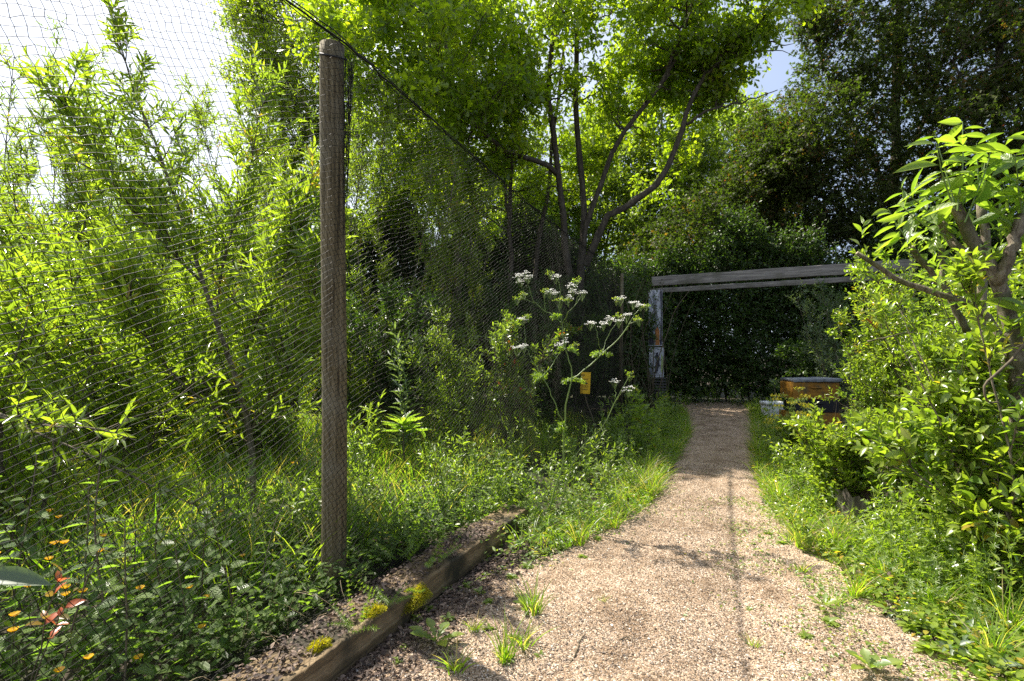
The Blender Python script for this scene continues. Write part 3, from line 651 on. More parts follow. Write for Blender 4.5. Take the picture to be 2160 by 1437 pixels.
V2 = np.array(V[8 * k:]) ; V3 = V2 * [.5, .5, 1] - [0, 0, .035]; V4 = np.array([[0, 0, .14]])
Q = [(i, (i + 1) % k, k + (i + 1) % k, k + i) for i in range(k)]; T_ = [(k + i, k + (i + 1) % k, 2 * k) for i in range(k)]
MB().add(np.r_[V2, V3, V4] + stp, T_, Q).build('broken_top', rough_mat('dark_rotten_core', [(.3, (.04, .025, .018)), (.7, (.16, .11, .075))], (30,) * 3, 7, .95, 1, .015), root)
# ============================================================ woody plants
def stems_from(base, n, H, spread, rng, m=14, wob=.06, trop=(0, 0, .15), rad=.15, hj=.2, lean=(0, 0)):
    a = rng.uniform(0, 6.28, n); sp = spread * np.sqrt(rng.uniform(.05, 1, n))
    D = np.stack([np.cos(a) * sp + lean[0], np.sin(a) * sp + lean[1], np.ones(n)], -1)
    S = np.array(base) + np.stack([np.cos(a) * rad * sp, np.sin(a) * rad * sp, np.full(n, -.04)], -1)
    return paths(S, D, H * (1 + rng.uniform(-hj, .08, n)), m, rng, wob, trop)
def woody(name, label, cat, stems, r0, r1, seed, mat, leaf=('willow', .08, .016), ns=12, sl=(.5, .25), st0=.2, st1=1.0, nt=5, tl=(.2, .1), per=8,
          ang=.75, up=.35, lang=.8, grav=-.12, flat=.8, trop=(0, 0, .2), bark='bark', twig='twig', sides=6, group=None, wob=.1, bias=None, on_stem=0, jitN=.7, alt=None, opp=False, parts=('trunk', 'branch', 'foliage'), minz=.05, tdir=.75, lbias=None):
    rng = np.random.default_rng(seed)
    if isinstance(stems, list): stems = np.stack(stems)
    o = np.array(stems[0, 0]); o[2] = max(0, o[2])
    root = empty(name, o, label, cat, group)
    mb = MB(); tubes(mb, stems, r0, r1, sides, pw=.8, lump=.04, rng=rng); mb.build(parts[0], M[bark], root)
    S, D, t = shoots_on(stems, ns, st0, st1, rng, ang, up, bias=bias)
    Ls = (sl[0] * (1 - t) + sl[1] * t) * rng.uniform(.55, 1.25, len(t))
    sh = paths(S, D, Ls, 8, rng, wob, trop); rs = .0035 + .006 * Ls
    tb = MB(); tubes(tb, sh, rs, .0014, 4)
    lv = MB(); crnd = rng.uniform(0, 1, len(sh))
    if nt:
        S2, D2, t2 = shoots_on(sh, nt, .15, 1, rng, tdir, .15)
        L2 = (tl[0] * (1 - t2) + tl[1] * t2) * rng.uniform(.6, 1.3, len(t2))
        tw = paths(S2, D2, L2, 5, rng, .1, trop); tubes(tb, tw, .0016, .0007, 3)
        ok = tw[:, -1, 2] > minz
        leaves_on(lv, tw[ok], per, .1, 1, leaf[1], leaf[2], leaf[0], rng, lang, grav, flat, np.repeat(crnd, nt)[ok], opp=opp, jitN=jitN, bias=lbias)
    leaves_on(lv, sh, max(4, int(per * (1.2 if nt else 1))), .15, 1, leaf[1] * 1.1, leaf[2] * 1.1, leaf[0], rng, lang, grav, flat, crnd, opp=opp, jitN=jitN, bias=lbias)
    if on_stem: leaves_on(lv, stems, on_stem, .35, 1, leaf[1] * 1.15, leaf[2] * 1.15, leaf[0], rng, lang, grav, flat, opp=opp)
    if alt:     # reddish young tips: (material, share)
        q = rng.choice(len(sh), max(1, int(len(sh) * alt[1])), replace=False); al = MB()
        leaves_on(al, sh[q], 7, .75, 1.0, leaf[1] * .95, leaf[2], leaf[0], rng, .6, .1, .5); al.build('young_tip', M[alt[0]], root)
    S3, D3, t3 = shoots_on(stems, 3, .15, .9, rng, .8, .2); tubes(tb, paths(S3, D3, rng.uniform(.2, .6, len(S3)), 7, rng, .16, (0, 0, .1)), .0026, .0009, 3)
    tb.build(parts[1], M[twig], root); lv.build(parts[2], M[mat], root)
    return root
def limb(pts, m=14, rng=None, jit=0):
    """pts: (px, py, Y)"""
    return smooth_line([P(*p) for p in pts], m, rng, jit)

# --- hero willow behind the post, its stem leaning up to the left
rg = np.random.default_rng(101)
base = P(532, 1092, 3.7)
hero = [smooth_line([[base[0], base[1], -.02], P(531, 950, 3.7), P(505, 820, 3.7), P(470, 720, 3.75), P(430, 600, 3.8), P(398, 500, 3.85), P(362, 400, 3.9), P(330, 305, 3.95), P(290, 215, 4), P(256, 100, 4.05), P(215, -20, 4.1)], 20),
        smooth_line([P(520, 890, 3.7), P(470, 868, 3.6), P(420, 838, 3.5), P(352, 775, 3.35), P(300, 690, 3.2), P(260, 600, 3.1)], 20),
        smooth_line([P(505, 820, 3.7), P(520, 740, 3.6), P(560, 640, 3.5), P(600, 560, 3.4), P(625, 480, 3.35), P(640, 430, 3.3)], 20),
        smooth_line([P(455, 680, 3.8), P(470, 560, 3.9), P(500, 450, 4), P(530, 340, 4.1), P(545, 250, 4.2), P(555, 190, 4.25)], 20),
        smooth_line([P(430, 600, 3.8), P(350, 520, 3.6), P(270, 430, 3.5), P(200, 330, 3.4), P(150, 250, 3.35), P(120, 200, 3.3)], 20),
        smooth_line([P(525, 920, 3.7), P(560, 850, 3.5), P(610, 760, 3.35), P(650, 680, 3.3), P(665, 620, 3.25), P(672, 590, 3.2)], 20)]
woody('willow_tree', 'willow tree behind the net with one long stem leaning up to the left', 'tree', hero, np.array([.026, .013, .013, .011, .011, .01]), .003, 102, 'willow', ('willow', .105, .021), ns=26, sl=(.5, .3), st0=.1, nt=5, tl=(.2, .12), per=8, lang=.7, grav=-.15, jitN=.8)

def willow(x, y, n, H, spread, seed, label, leaf, mat='willow_far', ns=16, nt=6, per=10, lean=(0, 0), sl=(.55, .3), r=.014, alt=None, **k):
    rg = np.random.default_rng(seed); st = stems_from((x, y, 0), n, H, spread, rg, lean=lean)
    return woody('willow_shrub', label, 'shrub', st, r, .003, seed + 1, mat, leaf, ns=int(ns * 1.3), st0=.08, sl=sl, nt=nt, tl=(.24, .12), per=per, group='willow shrubs behind the netting', alt=alt, parts=('stem', 'branch', 'foliage'), **k)
willow(-4.6, 6.7, 7, 4.1, .3, 210, 'tall willow shrub whose thin wands reach the sky left of the leaning stem', ('willow', .085, .015), 'willow', ns=16, per=8)
willow(-5.7, 6.5, 7, 4.4, .25, 220, 'willow shrub with tall upright wands near the left edge of the netting', ('willow', .085, .015), 'willow', ns=16, per=8)
willow(-4.75, 4.9, 6, 2.8, .35, 230, 'broad willow shrub at the left edge with orange tinged tips below it', ('willow', .085, .016), 'willow', ns=14, per=7, alt=('redleaf', .05))
willow(-2.75, 6.3, 7, 4.0, .26, 240, 'fine leaved willow shrub just left of the wooden post', ('small', .062, .0145), ns=20, alt=('redleaf', .05))
willow(-3.7, 7.2, 7, 4.2, .3, 250, 'dense fine leaved willow shrub in the middle of the left thicket', ('small', .062, .0145), ns=20)
willow(-2.0, 7.7, 8, 4.5, .27, 260, 'tall fine leaved willow shrub just right of the wooden post', ('small', .062, .0145), ns=22, alt=('redleaf', .06))
willow(-1.0, 8.6, 7, 3.9, .26, 270, 'dark fine leaved willow shrub below the sloping net rope', ('small', .062, .0145), ns=20)
willow(-6.4, 7.2, 8, 4.9, .26, 280, 'tall dark willow shrub standing at the far left', ('small', .068, .017), ns=20)
willow(-5.6, 8.0, 8, 4.6, .3, 295, 'dense willow shrub behind the wands at the left, its top against the white sky', ('small', .068, .017), ns=20)
willow(-5.0, 9.0, 8, 4.6, .3, 290, 'far willow shrub filling the gap behind the left thicket', ('small', .068, .017), ns=18)
willow(-2.75, 2.9, 6, 1.45, .5, 300, 'low willow shrub with large pale leaves close behind the net at left', ('willow', .10, .02), 'willow', ns=11, per=6, nt=4, sl=(.45, .25))
willow(-2.3, 5.0, 4, 1.1, .5, 310, 'low bushy willow shrub in front of the leaning stem', ('willow', .09, .017), 'willow', ns=13, per=7, nt=4)
willow(-4.2, 6.1, 7, 1.7, .6, 312, 'low leafy willow shrub filling the shade below the left thicket', ('willow', .08, .018), 'willow', ns=12, nt=5)
willow(-3.1, 5.9, 7, 1.6, .6, 314, 'low leafy willow shrub in the shade behind the leaning stem', ('willow', .08, .018), 'willow', ns=12, nt=5)
willow(-2.05, 6.4, 7, 1.7, .55, 316, 'low leafy willow shrub in the shade just left of the post', ('willow', .075, .017), 'willow', ns=12, nt=5)
willow(-3.5, 3.4, 6, 1.9, .55, 318, 'bushy willow shrub at the left edge above the sweeping branch', ('willow', .09, .019), 'willow', ns=12, nt=5)
willow(-3.3, 4.4, 7, 2.2, .5, 305, 'bushy willow shrub with pale leaves standing left of the leaning stem', ('willow', .095, .019), 'willow', ns=15, nt=5)
willow(-2.75, 5.4, 5, 1.7, .42, 307, 'bushy willow shrub with pale leaves between the leaning stem and the post', ('willow', .085, .017), 'willow', ns=15, nt=5)
willow(-3.75, 5.3, 7, 2.1, .42, 309, 'bushy willow shrub rising in the middle of the thicket behind the leaning stem', ('willow', .085, .017), 'willow', ns=15, nt=5)
# low sweeping willow branch close to the net
rg = np.random.default_rng(55)
woody('willow_branch', 'low sweeping willow branch with big leaves crossing the lower left behind the net', 'branch',
      [smooth_line([P(-60, 850, 2.5), P(60, 905, 2.45), P(200, 965, 2.4), P(330, 1030, 2.4), P(430, 1075, 2.45)], 14), smooth_line([P(-60, 850, 2.5), P(20, 880, 2.4), P(120, 900, 2.2), P(210, 905, 2.1), P(290, 930, 2.05)], 14)],
      .007, .002, 56, 'willow', ('willow', .09, .019), ns=13, sl=(.2, .12), nt=0, per=8, parts=('stem', 'twig', 'foliage'), lang=.7)

# --- shrubs and herbs seen through the net to the right of the post
def bush(x, y, n, H, spread, seed, label, leaf, mat, name='shrub', cat='shrub', group=None, lean=(0, 0), r=.01, **k):
    rg = np.random.default_rng(seed); st = stems_from((x, y, float(gz(x, y))), n, H, spread, rg, lean=lean, wob=.1)
    k['ns'] = int(k.get('ns', 12) * 1.5); k.setdefault('st0', .06); k.setdefault('per', 9); k.setdefault('parts', ('stem', 'branch', 'foliage'))
    return woody(name, label, cat, st, r, .002, seed + 1, mat, leaf, group=group, **k)
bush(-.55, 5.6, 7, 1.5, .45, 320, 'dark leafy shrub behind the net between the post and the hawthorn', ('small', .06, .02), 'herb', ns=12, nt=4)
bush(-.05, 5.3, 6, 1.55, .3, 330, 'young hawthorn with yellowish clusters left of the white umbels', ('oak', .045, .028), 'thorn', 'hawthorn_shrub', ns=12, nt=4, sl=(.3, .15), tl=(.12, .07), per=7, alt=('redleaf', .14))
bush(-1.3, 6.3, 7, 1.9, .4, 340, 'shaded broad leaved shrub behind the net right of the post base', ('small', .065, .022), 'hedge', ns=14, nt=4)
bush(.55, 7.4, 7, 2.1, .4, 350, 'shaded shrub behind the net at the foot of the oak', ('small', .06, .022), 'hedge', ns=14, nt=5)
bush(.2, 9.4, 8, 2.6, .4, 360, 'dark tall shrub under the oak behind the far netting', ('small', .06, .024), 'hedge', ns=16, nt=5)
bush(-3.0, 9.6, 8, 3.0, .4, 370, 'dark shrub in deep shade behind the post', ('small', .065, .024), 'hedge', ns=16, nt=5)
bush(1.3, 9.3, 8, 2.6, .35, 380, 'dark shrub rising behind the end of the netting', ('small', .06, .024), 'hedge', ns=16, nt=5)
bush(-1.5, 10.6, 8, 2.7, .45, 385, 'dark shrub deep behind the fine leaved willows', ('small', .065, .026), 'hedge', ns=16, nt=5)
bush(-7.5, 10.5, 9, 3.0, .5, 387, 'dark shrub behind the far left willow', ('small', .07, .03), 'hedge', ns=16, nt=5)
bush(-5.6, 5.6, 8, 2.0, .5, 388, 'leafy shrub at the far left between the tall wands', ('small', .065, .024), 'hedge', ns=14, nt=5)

# ============================================================ trees
def tree(name, label, limbs, radii, blobs, seed, mat, leaf, n_cl, twig_n=7, twig_l=.5, per=9, bark='oakbark', group=None, base=None, cl_r=.5, alt=None, bare=None, flat=.8, jitN=.75):
    """limbs: list of (m,3) lines; blobs: (centre, radius, weight) that the crown's clumps fill"""
    n_cl = int(n_cl * 1.55); twig_n += 1; rng = np.random.default_rng(seed); limbs = [smooth_line(l, 18, rng, .02) for l in limbs]; st = np.stack(limbs)
    o = np.array(st[0, 0]) if base is None else np.array(base, float)
    root = empty(name, (o[0], o[1], max(0, o[2])), label, 'tree', group)
    r0, r1 = np.array([r[0] for r in radii]), np.array([r[1] for r in radii])
    mb = MB(); tubes(mb, st, r0, r1, 9, lump=.05, rng=rng)
    wts = np.array([b[2] for b in blobs], float); wts /= wts.sum(); bi = rng.choice(len(blobs), n_cl, p=wts)
    cen = np.array([b[0] for b in blobs])[bi]; rad = np.array([np.broadcast_to(b[1], (3,)) for b in blobs])[bi]
    d = norm(rng.normal(0, 1, (n_cl, 3))) * rng.uniform(.15, 1, (n_cl, 1)) ** .45
    cl = cen + d * rad; cl[:, 2] = np.maximum(cl[:, 2], .25)
    # every clump hangs on the nearest limb point or on a clump that is already attached
    pts = st[:, 5:].reshape(-1, 3); d0 = np.linalg.norm(cl[:, None] - pts[None], axis=2).min(1); order = np.argsort(d0); net = list(pts); src = np.zeros_like(cl); dep = np.zeros(n_cl)
    wl = [0] * len(pts); arr = np.zeros((len(pts) + n_cl, 3)); arr[:len(pts)] = pts; dpt = np.zeros(len(pts) + n_cl); m_ = len(pts)
    for i in order:
        dd = np.linalg.norm(arr[:m_] - cl[i], axis=1); cost = dd + .18 * dpt[:m_] + np.maximum(0, arr[:m_, 2] - cl[i, 2]) * .7 + rng.uniform(0, .25, m_)
        j = cost.argmin(); src[i] = arr[j]; dep[i] = dpt[j] + 1; arr[m_] = cl[i]; dpt[m_] = dep[i]; m_ += 1
    t = np.linspace(0, 1, 9)[None, :, None]; mid = (src + cl) / 2 + rng.normal(0, .14, cl.shape) * np.linalg.norm(cl - src, axis=1, keepdims=True) + [0, 0, -.04]
    br = src[:, None] * (1 - t) ** 2 + 2 * mid[:, None] * t * (1 - t) + cl[:, None] * t * t
    br[:, 1:-1] += rng.normal(0, .018, br[:, 1:-1].shape)
    ra = np.maximum(.004, .02 / dep ** .9); tubes(mb, br, ra, np.maximum(.003, ra * .55), 5)
    if bare: tubes(mb, np.stack(bare), .022, .004, 6, lump=.05, rng=rng)
    mb.build('trunk', M[bark], root)
    lv = MB(); S = np.repeat(cl, twig_n, 0) + rng.normal(0, cl_r * .25, (n_cl * twig_n, 3)); D = norm(rng.normal(0, 1, S.shape) + np.repeat(norm(cl - src), twig_n, 0) * .6 + [0, 0, .1])
    tw = paths(S - D * .1, D, twig_l * rng.uniform(.5, 1.2, len(S)), 5, rng, .15, (0, 0, -.1)); tubes(lv, tw, .004, .0015, 3, mi=1)
    leaves_on(lv, tw, per, .05, 1, leaf[1], leaf[2], leaf[0], rng, .9, -.15, flat, np.repeat(rng.uniform(0, 1, n_cl), twig_n), jitN=jitN, taper=.15)
    lv.build('crown', [M[mat], M['twig']], root)
    if alt:
        al = MB(); q = rng.choice(len(tw), int(len(tw) * alt[1]), replace=False)
        leaves_on(al, tw[q], alt[2], .3, 1, leaf[1] * .5, leaf[2] * .4, 'small', rng, .9, -.3, .5); al.build('seed_cluster', M[alt[0]], root)
    return root
def PL(pts): return [P(*p) for p in pts]
def B(px, py, Y, r, w=1.0): return (P(px, py, Y), r, w)

# the many stemmed oak over the path
ob = P(1222, 840, 11.3); ob[2] = 0
oak = [PL([(1222, 850, 11.3), (1226, 560, 11.3), (1231, 430, 11.3), (1217, 290, 11.2), (1216, 150, 11.1), (1222, 0, 11), (1230, -160, 10.8)]),
       PL([(1218, 850, 11.3), (1196, 530, 11.2), (1187, 425, 11), (1168, 285, 10.8), (1157, 150, 10.5), (1176, 40, 10.3), (1160, -40, 10.2), (1140, -180, 10)]),
       PL([(1226, 850, 11.3), (1232, 520, 11.3), (1243, 460, 11.2), (1273, 375, 11), (1312, 280, 10.8), (1345, 245, 10.7), (1400, 170, 10.6), (1440, 70, 10.5), (1470, -40, 10.4)]),
       PL([(1235, 560, 11.3), (1290, 450, 11.1), (1350, 420, 11), (1395, 375, 10.9), (1432, 300, 10.8), (1446, 240, 10.7), (1480, 170, 10.6), (1520, 128, 10.5), (1560, 90, 10.4), (1620, 28, 10.2), (1650, -10, 10)]),
       PL([(1520, 128, 10.5), (1535, 100, 10.5), (1550, 70, 10.4), (1565, 40, 10.4), (1575, 5, 10.3), (1585, -60, 10.2)]),
       PL([(1181, 372, 11), (1150, 348, 10.7), (1092, 325, 10.3), (1060, 312, 10), (1020, 280, 9.7), (980, 230, 9.3), (940, 170, 9)]),
       PL([(1400, 170, 10.6), (1450, 40, 10.3), (1490, -10, 10.2), (1530, -70, 10)]),
       PL([(1130, 850, 11.9), (1140, 480, 11.9), (1160, 380, 11.9), (1163, 300, 11.9), (1180, 180, 11.8), (1200, 60, 11.7)]),
       PL([(1448, 262, 10.8), (1500, 232, 10.7), (1540, 222, 10.7), (1590, 208, 10.6), (1640, 190, 10.5)])]
orad = [(.1, .035), (.095, .03), (.085, .03), (.085, .022), (.035, .015), (.06, .018), (.04, .015), (.07, .03), (.03, .008)]
bare = [smooth_line(PL(q), 12) for q in ([(1545, 112, 10.4), (1590, 110, 10.4), (1630, 107, 10.4), (1650, 107, 10.4), (1672, 118, 10.4)], [(1610, 108, 10.4), (1625, 88, 10.3), (1650, 96, 10.3), (1675, 92, 10.3)])]
ob_blobs = [B(800, 120, 8.8, 1.1, 1.1), B(900, 230, 9.2, 1.1, 1.1), B(1010, 120, 9.5, 1.3, 1.4), B(960, 330, 9.8, .8, .6), B(1060, 260, 10.3, 1.0, .9), B(1140, 120, 10.4, 1.1, .9), B(1280, 60, 10.6, 1.2, 1.0), B(1400, 60, 10.7, 1.1, .9), B(1500, 40, 10.6, 1.0, .8), B(1590, 20, 10.3, .7, .4),
            B(1330, 190, 11.2, 1.0, .7), B(1480, 160, 11.2, .8, .5), B(1100, 60, 9.5, 1.2, .9), B(900, -80, 9, 1.4, .5), B(1150, -130, 10, 1.5, .9), B(1400, -130, 10.3, 1.5, .9), B(740, 10, 8.6, .9, .8), B(1240, 260, 12, 1.0, .5), B(1400, 330, 12, .8, .4), B(1540, 120, 10.6, .6, .35), B(1350, -20, 10.6, 1.0, .8), B(1420, 200, 11.4, .8, .5), B(1640, -20, 10.2, .6, .35), B(1590, 60, 10.4, .5, .3), B(1500, 190, 11, .6, .35), B(1450, 120, 11, .8, .5), B(1210, 350, 12.4, .8, .3)]
tree('oak_tree', 'multi stemmed oak with bright yellow green leaves spreading over the path', oak, orad, ob_blobs, 401, 'oak', ('oak', .125, .085), 365, 9, .45, 9, bare=bare, base=ob)
# slimmer trees behind the oak and the willows
t2 = P(1078, 850, 11.6)
tree('slender_tree', 'slender dark trunked tree left of the oak behind the net rope', [PL([(1078, 855, 11.6), (1076, 600, 11.6), (1075, 435, 11.5), (1080, 300, 11.4), (1075, 225, 11.3), (1065, 60, 11.2)]), PL([(1076, 470, 11.5), (1062, 380, 11.4), (1040, 290, 11.3), (1010, 200, 11.2), (990, 100, 11.1)])], [(.065, .03), (.035, .012)],
     [B(1060, 200, 11.3, .9), B(1000, 320, 11.4, .8), B(1090, 380, 11.8, .8), B(980, 420, 11.6, .8)], 411, 'oak', ('oak', .09, .055), 110, 8, .4, 8)
SHADE_CLUMPS = [(np.array([-3.0, 10.2, 9.7]), .85, 1.1), (np.array([-2.5, 11.4, 9.8]), 1.0, 1.3), (np.array([-2.0, 12.7, 9.9]), 1.0, 1.3), (np.array([-1.4, 14.1, 9.9]), 1.1, 1.3), (np.array([-1.9, 13.2, 11.2]), 1.2, 1.1)]  # crown clumps above the view, added to shade the far path
tree('slender_tree', 'tall dark trunked tree behind the fine leaved willow right of the post', [PL([(966, 860, 12.2), (967, 500, 12.2), (965, 410, 12.2), (960, 250, 12)]) + [np.array([-1.5, 12.2, 8.4]), np.array([-1.9, 12.6, 10])], [np.array([-1.4, 12.1, 7.2]), np.array([-2.2, 11.4, 8.8]), np.array([-2.9, 10.3, 9.7])], [np.array([-1.5, 12.2, 7.6]), np.array([-1.4, 13.2, 9]), np.array([-1.4, 14, 9.9])]], [(.1, .04), (.05, .02), (.05, .02)],
     SHADE_CLUMPS + [B(940, 220, 12, 1.2), B(900, 350, 12.3, 1.0), B(1000, 430, 12.6, 1.0), B(850, 430, 12.4, 1.0), B(800, 300, 12.2, 1.2)], 421, 'oak', ('oak', .115, .075), 330, 8, .45, 8)
tree('field_maple_tree', 'leafy green tree behind the willows, its crown above the net rope left of the post', [PL([(610, 860, 11.5), (600, 500, 11.5), (595, 300, 11.4), (600, 100, 11.3), (600, -60, 11.2)]), PL([(598, 420, 11.5), (650, 260, 11.3), (700, 120, 11), (730, 0, 10.8)])], [(.09, .03), (.05, .015)],
     [B(610, 70, 11.2, 1.2), B(560, 160, 11.3, .85), B(660, 180, 11, 1.1), B(600, 280, 11.4, 1.2), B(720, 60, 10.8, 1.1), B(540, 20, 11.3, .6), B(700, 320, 11.4, 1.1), B(600, 420, 11.6, 1.2)], 431, 'oak', ('maple', .065, .068), 400, 8, .4, 9)
# sunlit trees behind the oak, seen between its stems
for k, (bx, lab, hh) in enumerate((((1390, 17), 'far sunlit tree between the leaning oak limbs'.replace('limbs', 'limbs and the dark maples'), 8.4), ((1250, 19), 'far pale sunlit tree directly behind the oak stems', 8), ((1555, 18), 'far light green tree under the small patch of blue sky', 8.5), ((1080, 18.5), 'far sunlit tree seen between the two slender trunks', 7.5))):
    px, Yb = bx; c = P(px, 850, Yb); c[2] = 0
    bl = [(c + [dx, dy, z], r, w_) for dx, dy, z, r, w_ in ((0, 0, hh, 1.5, 1), (-1.2, .3, hh - 1.2, 1.3, .8), (1.2, 0, hh - 1.3, 1.3, .8), (.2, .5, hh + 1.2, 1.0, .5), (-.8, 0, hh - 2.6, 1.6, 1), (.9, .2, hh - 3, 1.6, 1), (0, 0, hh - 4.6, 1.8, 1.1))]
    tree('background_tree', lab, [np.array([c, c + [.1, 0, hh * .5], c + [.05, 0, hh], c + [.2, 0, hh + 1.6]]), np.array([c + [.05, 0, hh * .4], c + [.6, .1, hh * .7], c + [1.1, 0, hh]])], [(.1, .03), (.05, .015)], bl, 440 + k * 3, 'lime', ('small', .13, .075), 230, 8, .6, 8, group='sunlit trees beyond the oak')
# dark maples on the right, seen from their shaded side
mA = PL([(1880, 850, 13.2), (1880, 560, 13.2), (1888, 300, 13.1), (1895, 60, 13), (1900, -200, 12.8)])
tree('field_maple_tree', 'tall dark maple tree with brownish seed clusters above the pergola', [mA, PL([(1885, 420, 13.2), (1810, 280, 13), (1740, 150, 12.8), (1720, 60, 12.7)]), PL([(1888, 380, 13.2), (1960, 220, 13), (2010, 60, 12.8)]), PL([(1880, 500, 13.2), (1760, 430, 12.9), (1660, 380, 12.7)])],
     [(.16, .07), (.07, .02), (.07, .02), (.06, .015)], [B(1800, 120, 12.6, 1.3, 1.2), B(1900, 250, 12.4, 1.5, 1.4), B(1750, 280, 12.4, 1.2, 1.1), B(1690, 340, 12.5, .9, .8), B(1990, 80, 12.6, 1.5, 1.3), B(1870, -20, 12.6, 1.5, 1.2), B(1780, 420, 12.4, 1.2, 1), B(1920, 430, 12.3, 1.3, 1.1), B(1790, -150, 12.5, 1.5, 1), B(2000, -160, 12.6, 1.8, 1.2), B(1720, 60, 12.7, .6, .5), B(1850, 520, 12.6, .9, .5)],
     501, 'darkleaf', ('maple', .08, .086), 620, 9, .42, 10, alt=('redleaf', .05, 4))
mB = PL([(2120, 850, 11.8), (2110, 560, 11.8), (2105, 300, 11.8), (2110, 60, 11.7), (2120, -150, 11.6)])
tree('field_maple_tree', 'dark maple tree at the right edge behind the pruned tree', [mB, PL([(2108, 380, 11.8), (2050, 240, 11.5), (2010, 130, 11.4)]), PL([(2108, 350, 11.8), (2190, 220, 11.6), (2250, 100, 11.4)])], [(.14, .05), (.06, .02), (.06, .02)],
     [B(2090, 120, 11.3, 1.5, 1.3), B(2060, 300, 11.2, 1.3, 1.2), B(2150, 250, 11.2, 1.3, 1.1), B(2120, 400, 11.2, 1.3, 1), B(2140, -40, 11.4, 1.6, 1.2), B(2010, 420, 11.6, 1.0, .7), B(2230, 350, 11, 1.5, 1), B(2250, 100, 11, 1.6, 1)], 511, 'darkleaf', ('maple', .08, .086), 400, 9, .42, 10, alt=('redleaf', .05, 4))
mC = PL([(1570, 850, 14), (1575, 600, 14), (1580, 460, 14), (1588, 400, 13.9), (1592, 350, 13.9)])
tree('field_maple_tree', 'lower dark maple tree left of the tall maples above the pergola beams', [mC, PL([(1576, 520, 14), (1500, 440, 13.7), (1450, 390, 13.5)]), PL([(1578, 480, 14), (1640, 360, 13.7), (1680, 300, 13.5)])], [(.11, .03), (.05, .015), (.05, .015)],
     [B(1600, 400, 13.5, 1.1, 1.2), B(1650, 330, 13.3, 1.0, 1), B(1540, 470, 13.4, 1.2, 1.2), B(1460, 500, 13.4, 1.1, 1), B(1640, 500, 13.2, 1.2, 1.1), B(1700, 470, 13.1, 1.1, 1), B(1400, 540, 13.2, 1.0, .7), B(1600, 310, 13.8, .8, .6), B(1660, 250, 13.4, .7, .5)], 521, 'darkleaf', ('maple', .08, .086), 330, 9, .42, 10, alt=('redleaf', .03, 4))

# ============================================================ hedges
def hedge(label, a, b, depth, H, n0, seed, leaf=('small', .075, .034), mat='hedge', hb=.12, name='hedge'):
    rng = np.random.default_rng(seed); a = np.array(a, float); b = np.array(b, float); t = norm(b - a); s = np.array([t[1], -t[0], 0])
    root = empty(name, (a + b) / 2, label, 'hedge'); ln = np.linalg.norm(b - a); n = int(n0 * 2.5)
    u = rng.uniform(0, ln, n); v = rng.uniform(-1, 1, n); h = rng.uniform(.02, 1, n) ** .85
    top = H * (1 + hb * np.sin(u * 1.7 + seed) + hb * .6 * np.sin(u * 4.1)); bul = 1 + .3 * np.sin(u * 2.6 + h * 5 + seed) * np.sin(u * 1.1 + 2)
    S = a + t * u[:, None] + s * (v * depth * .5 * bul)[:, None]; S[:, 2] = h * top
    D = norm(rng.normal(0, .6, (n, 3)) + s * np.sign(v)[:, None] * .7 + [0, 0, .35])
    tw = paths(S, D, rng.uniform(.25, .6, n), 6, rng, .15, (0, 0, .1)); lv = MB(); tubes(lv, tw, .004, .0015, 3, mi=1)
    leaves_on(lv, tw, 11, .0, 1, leaf[1] * 1.2, leaf[2] * 1.35, leaf[0], rng, .85, -.15, .7, jitN=.7)
    m = int(ln * 3); st = stems_from((0, 0, 0), m, H * .8, .25, rng); st = st + (a + t * rng.uniform(0, ln, (m, 1)) )[:, None] * [1, 1, 0]
    mb = MB(); tubes(mb, st, .02, .006, 5); mb.build('stem', M['oakbark'], root); lv.build('foliage', [M[mat], M['twig']], root)
    return root
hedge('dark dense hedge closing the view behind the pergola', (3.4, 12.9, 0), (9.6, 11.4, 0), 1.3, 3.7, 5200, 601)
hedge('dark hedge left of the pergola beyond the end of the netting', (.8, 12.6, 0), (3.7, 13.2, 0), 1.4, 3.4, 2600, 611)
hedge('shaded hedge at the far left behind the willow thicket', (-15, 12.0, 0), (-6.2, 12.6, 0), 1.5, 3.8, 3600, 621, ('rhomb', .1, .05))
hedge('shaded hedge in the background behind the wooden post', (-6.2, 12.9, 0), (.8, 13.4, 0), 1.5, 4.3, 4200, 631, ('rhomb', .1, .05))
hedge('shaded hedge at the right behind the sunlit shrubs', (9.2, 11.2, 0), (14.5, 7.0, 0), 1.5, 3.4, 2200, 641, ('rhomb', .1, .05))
# ivy over the left pergola post and the net end
def ivy(label, c, wd, H, n, seed, leaf=('maple', .05, .05), mat='hedge'):
    rng = np.random.default_rng(seed); root = empty('ivy', c, label, 'ivy'); c = np.array(c, float)
    h = rng.uniform(0, 1, n); a = rng.uniform(0, 6.28, n); r = wd * (.5 + .5 * np.sin(h * 3.0 + .4)) * rng.uniform(.4, 1, n) * (1 + .25 * np.sin(h * 17 + a))
    S = c + np.stack([np.cos(a) * r, np.sin(a) * r, h * H], -1); D = norm(np.stack([np.cos(a), np.sin(a), rng.normal(.1, .5, n)], -1))
    tw = paths(S, D, rng.uniform(.1, .28, n), 5, rng, .2, (0, 0, -.3)); lv = MB(); tubes(lv, tw, .003, .001, 3, mi=1)
    leaves_on(lv, tw, 6, .1, 1, leaf[1], leaf[2], leaf[0], rng, .9, -.35, .5, jitN=.6)
    st = paths(c + rng.normal(0, wd * .25, (7, 3)) * [1, 1, 0], np.tile([0, 0, 1.], (7, 1)), H, 14, rng, .12)
    mb = MB(); tubes(mb, st, .012, .004, 5); mb.build('stem', M['twig'], root); lv.build('foliage', [M[mat], M['twig']], root); return root
ivy('dense ivy on the far end of the netting left of the picture boards', (1.99, 9.0, 0), .3, 2.5, 560, 651)
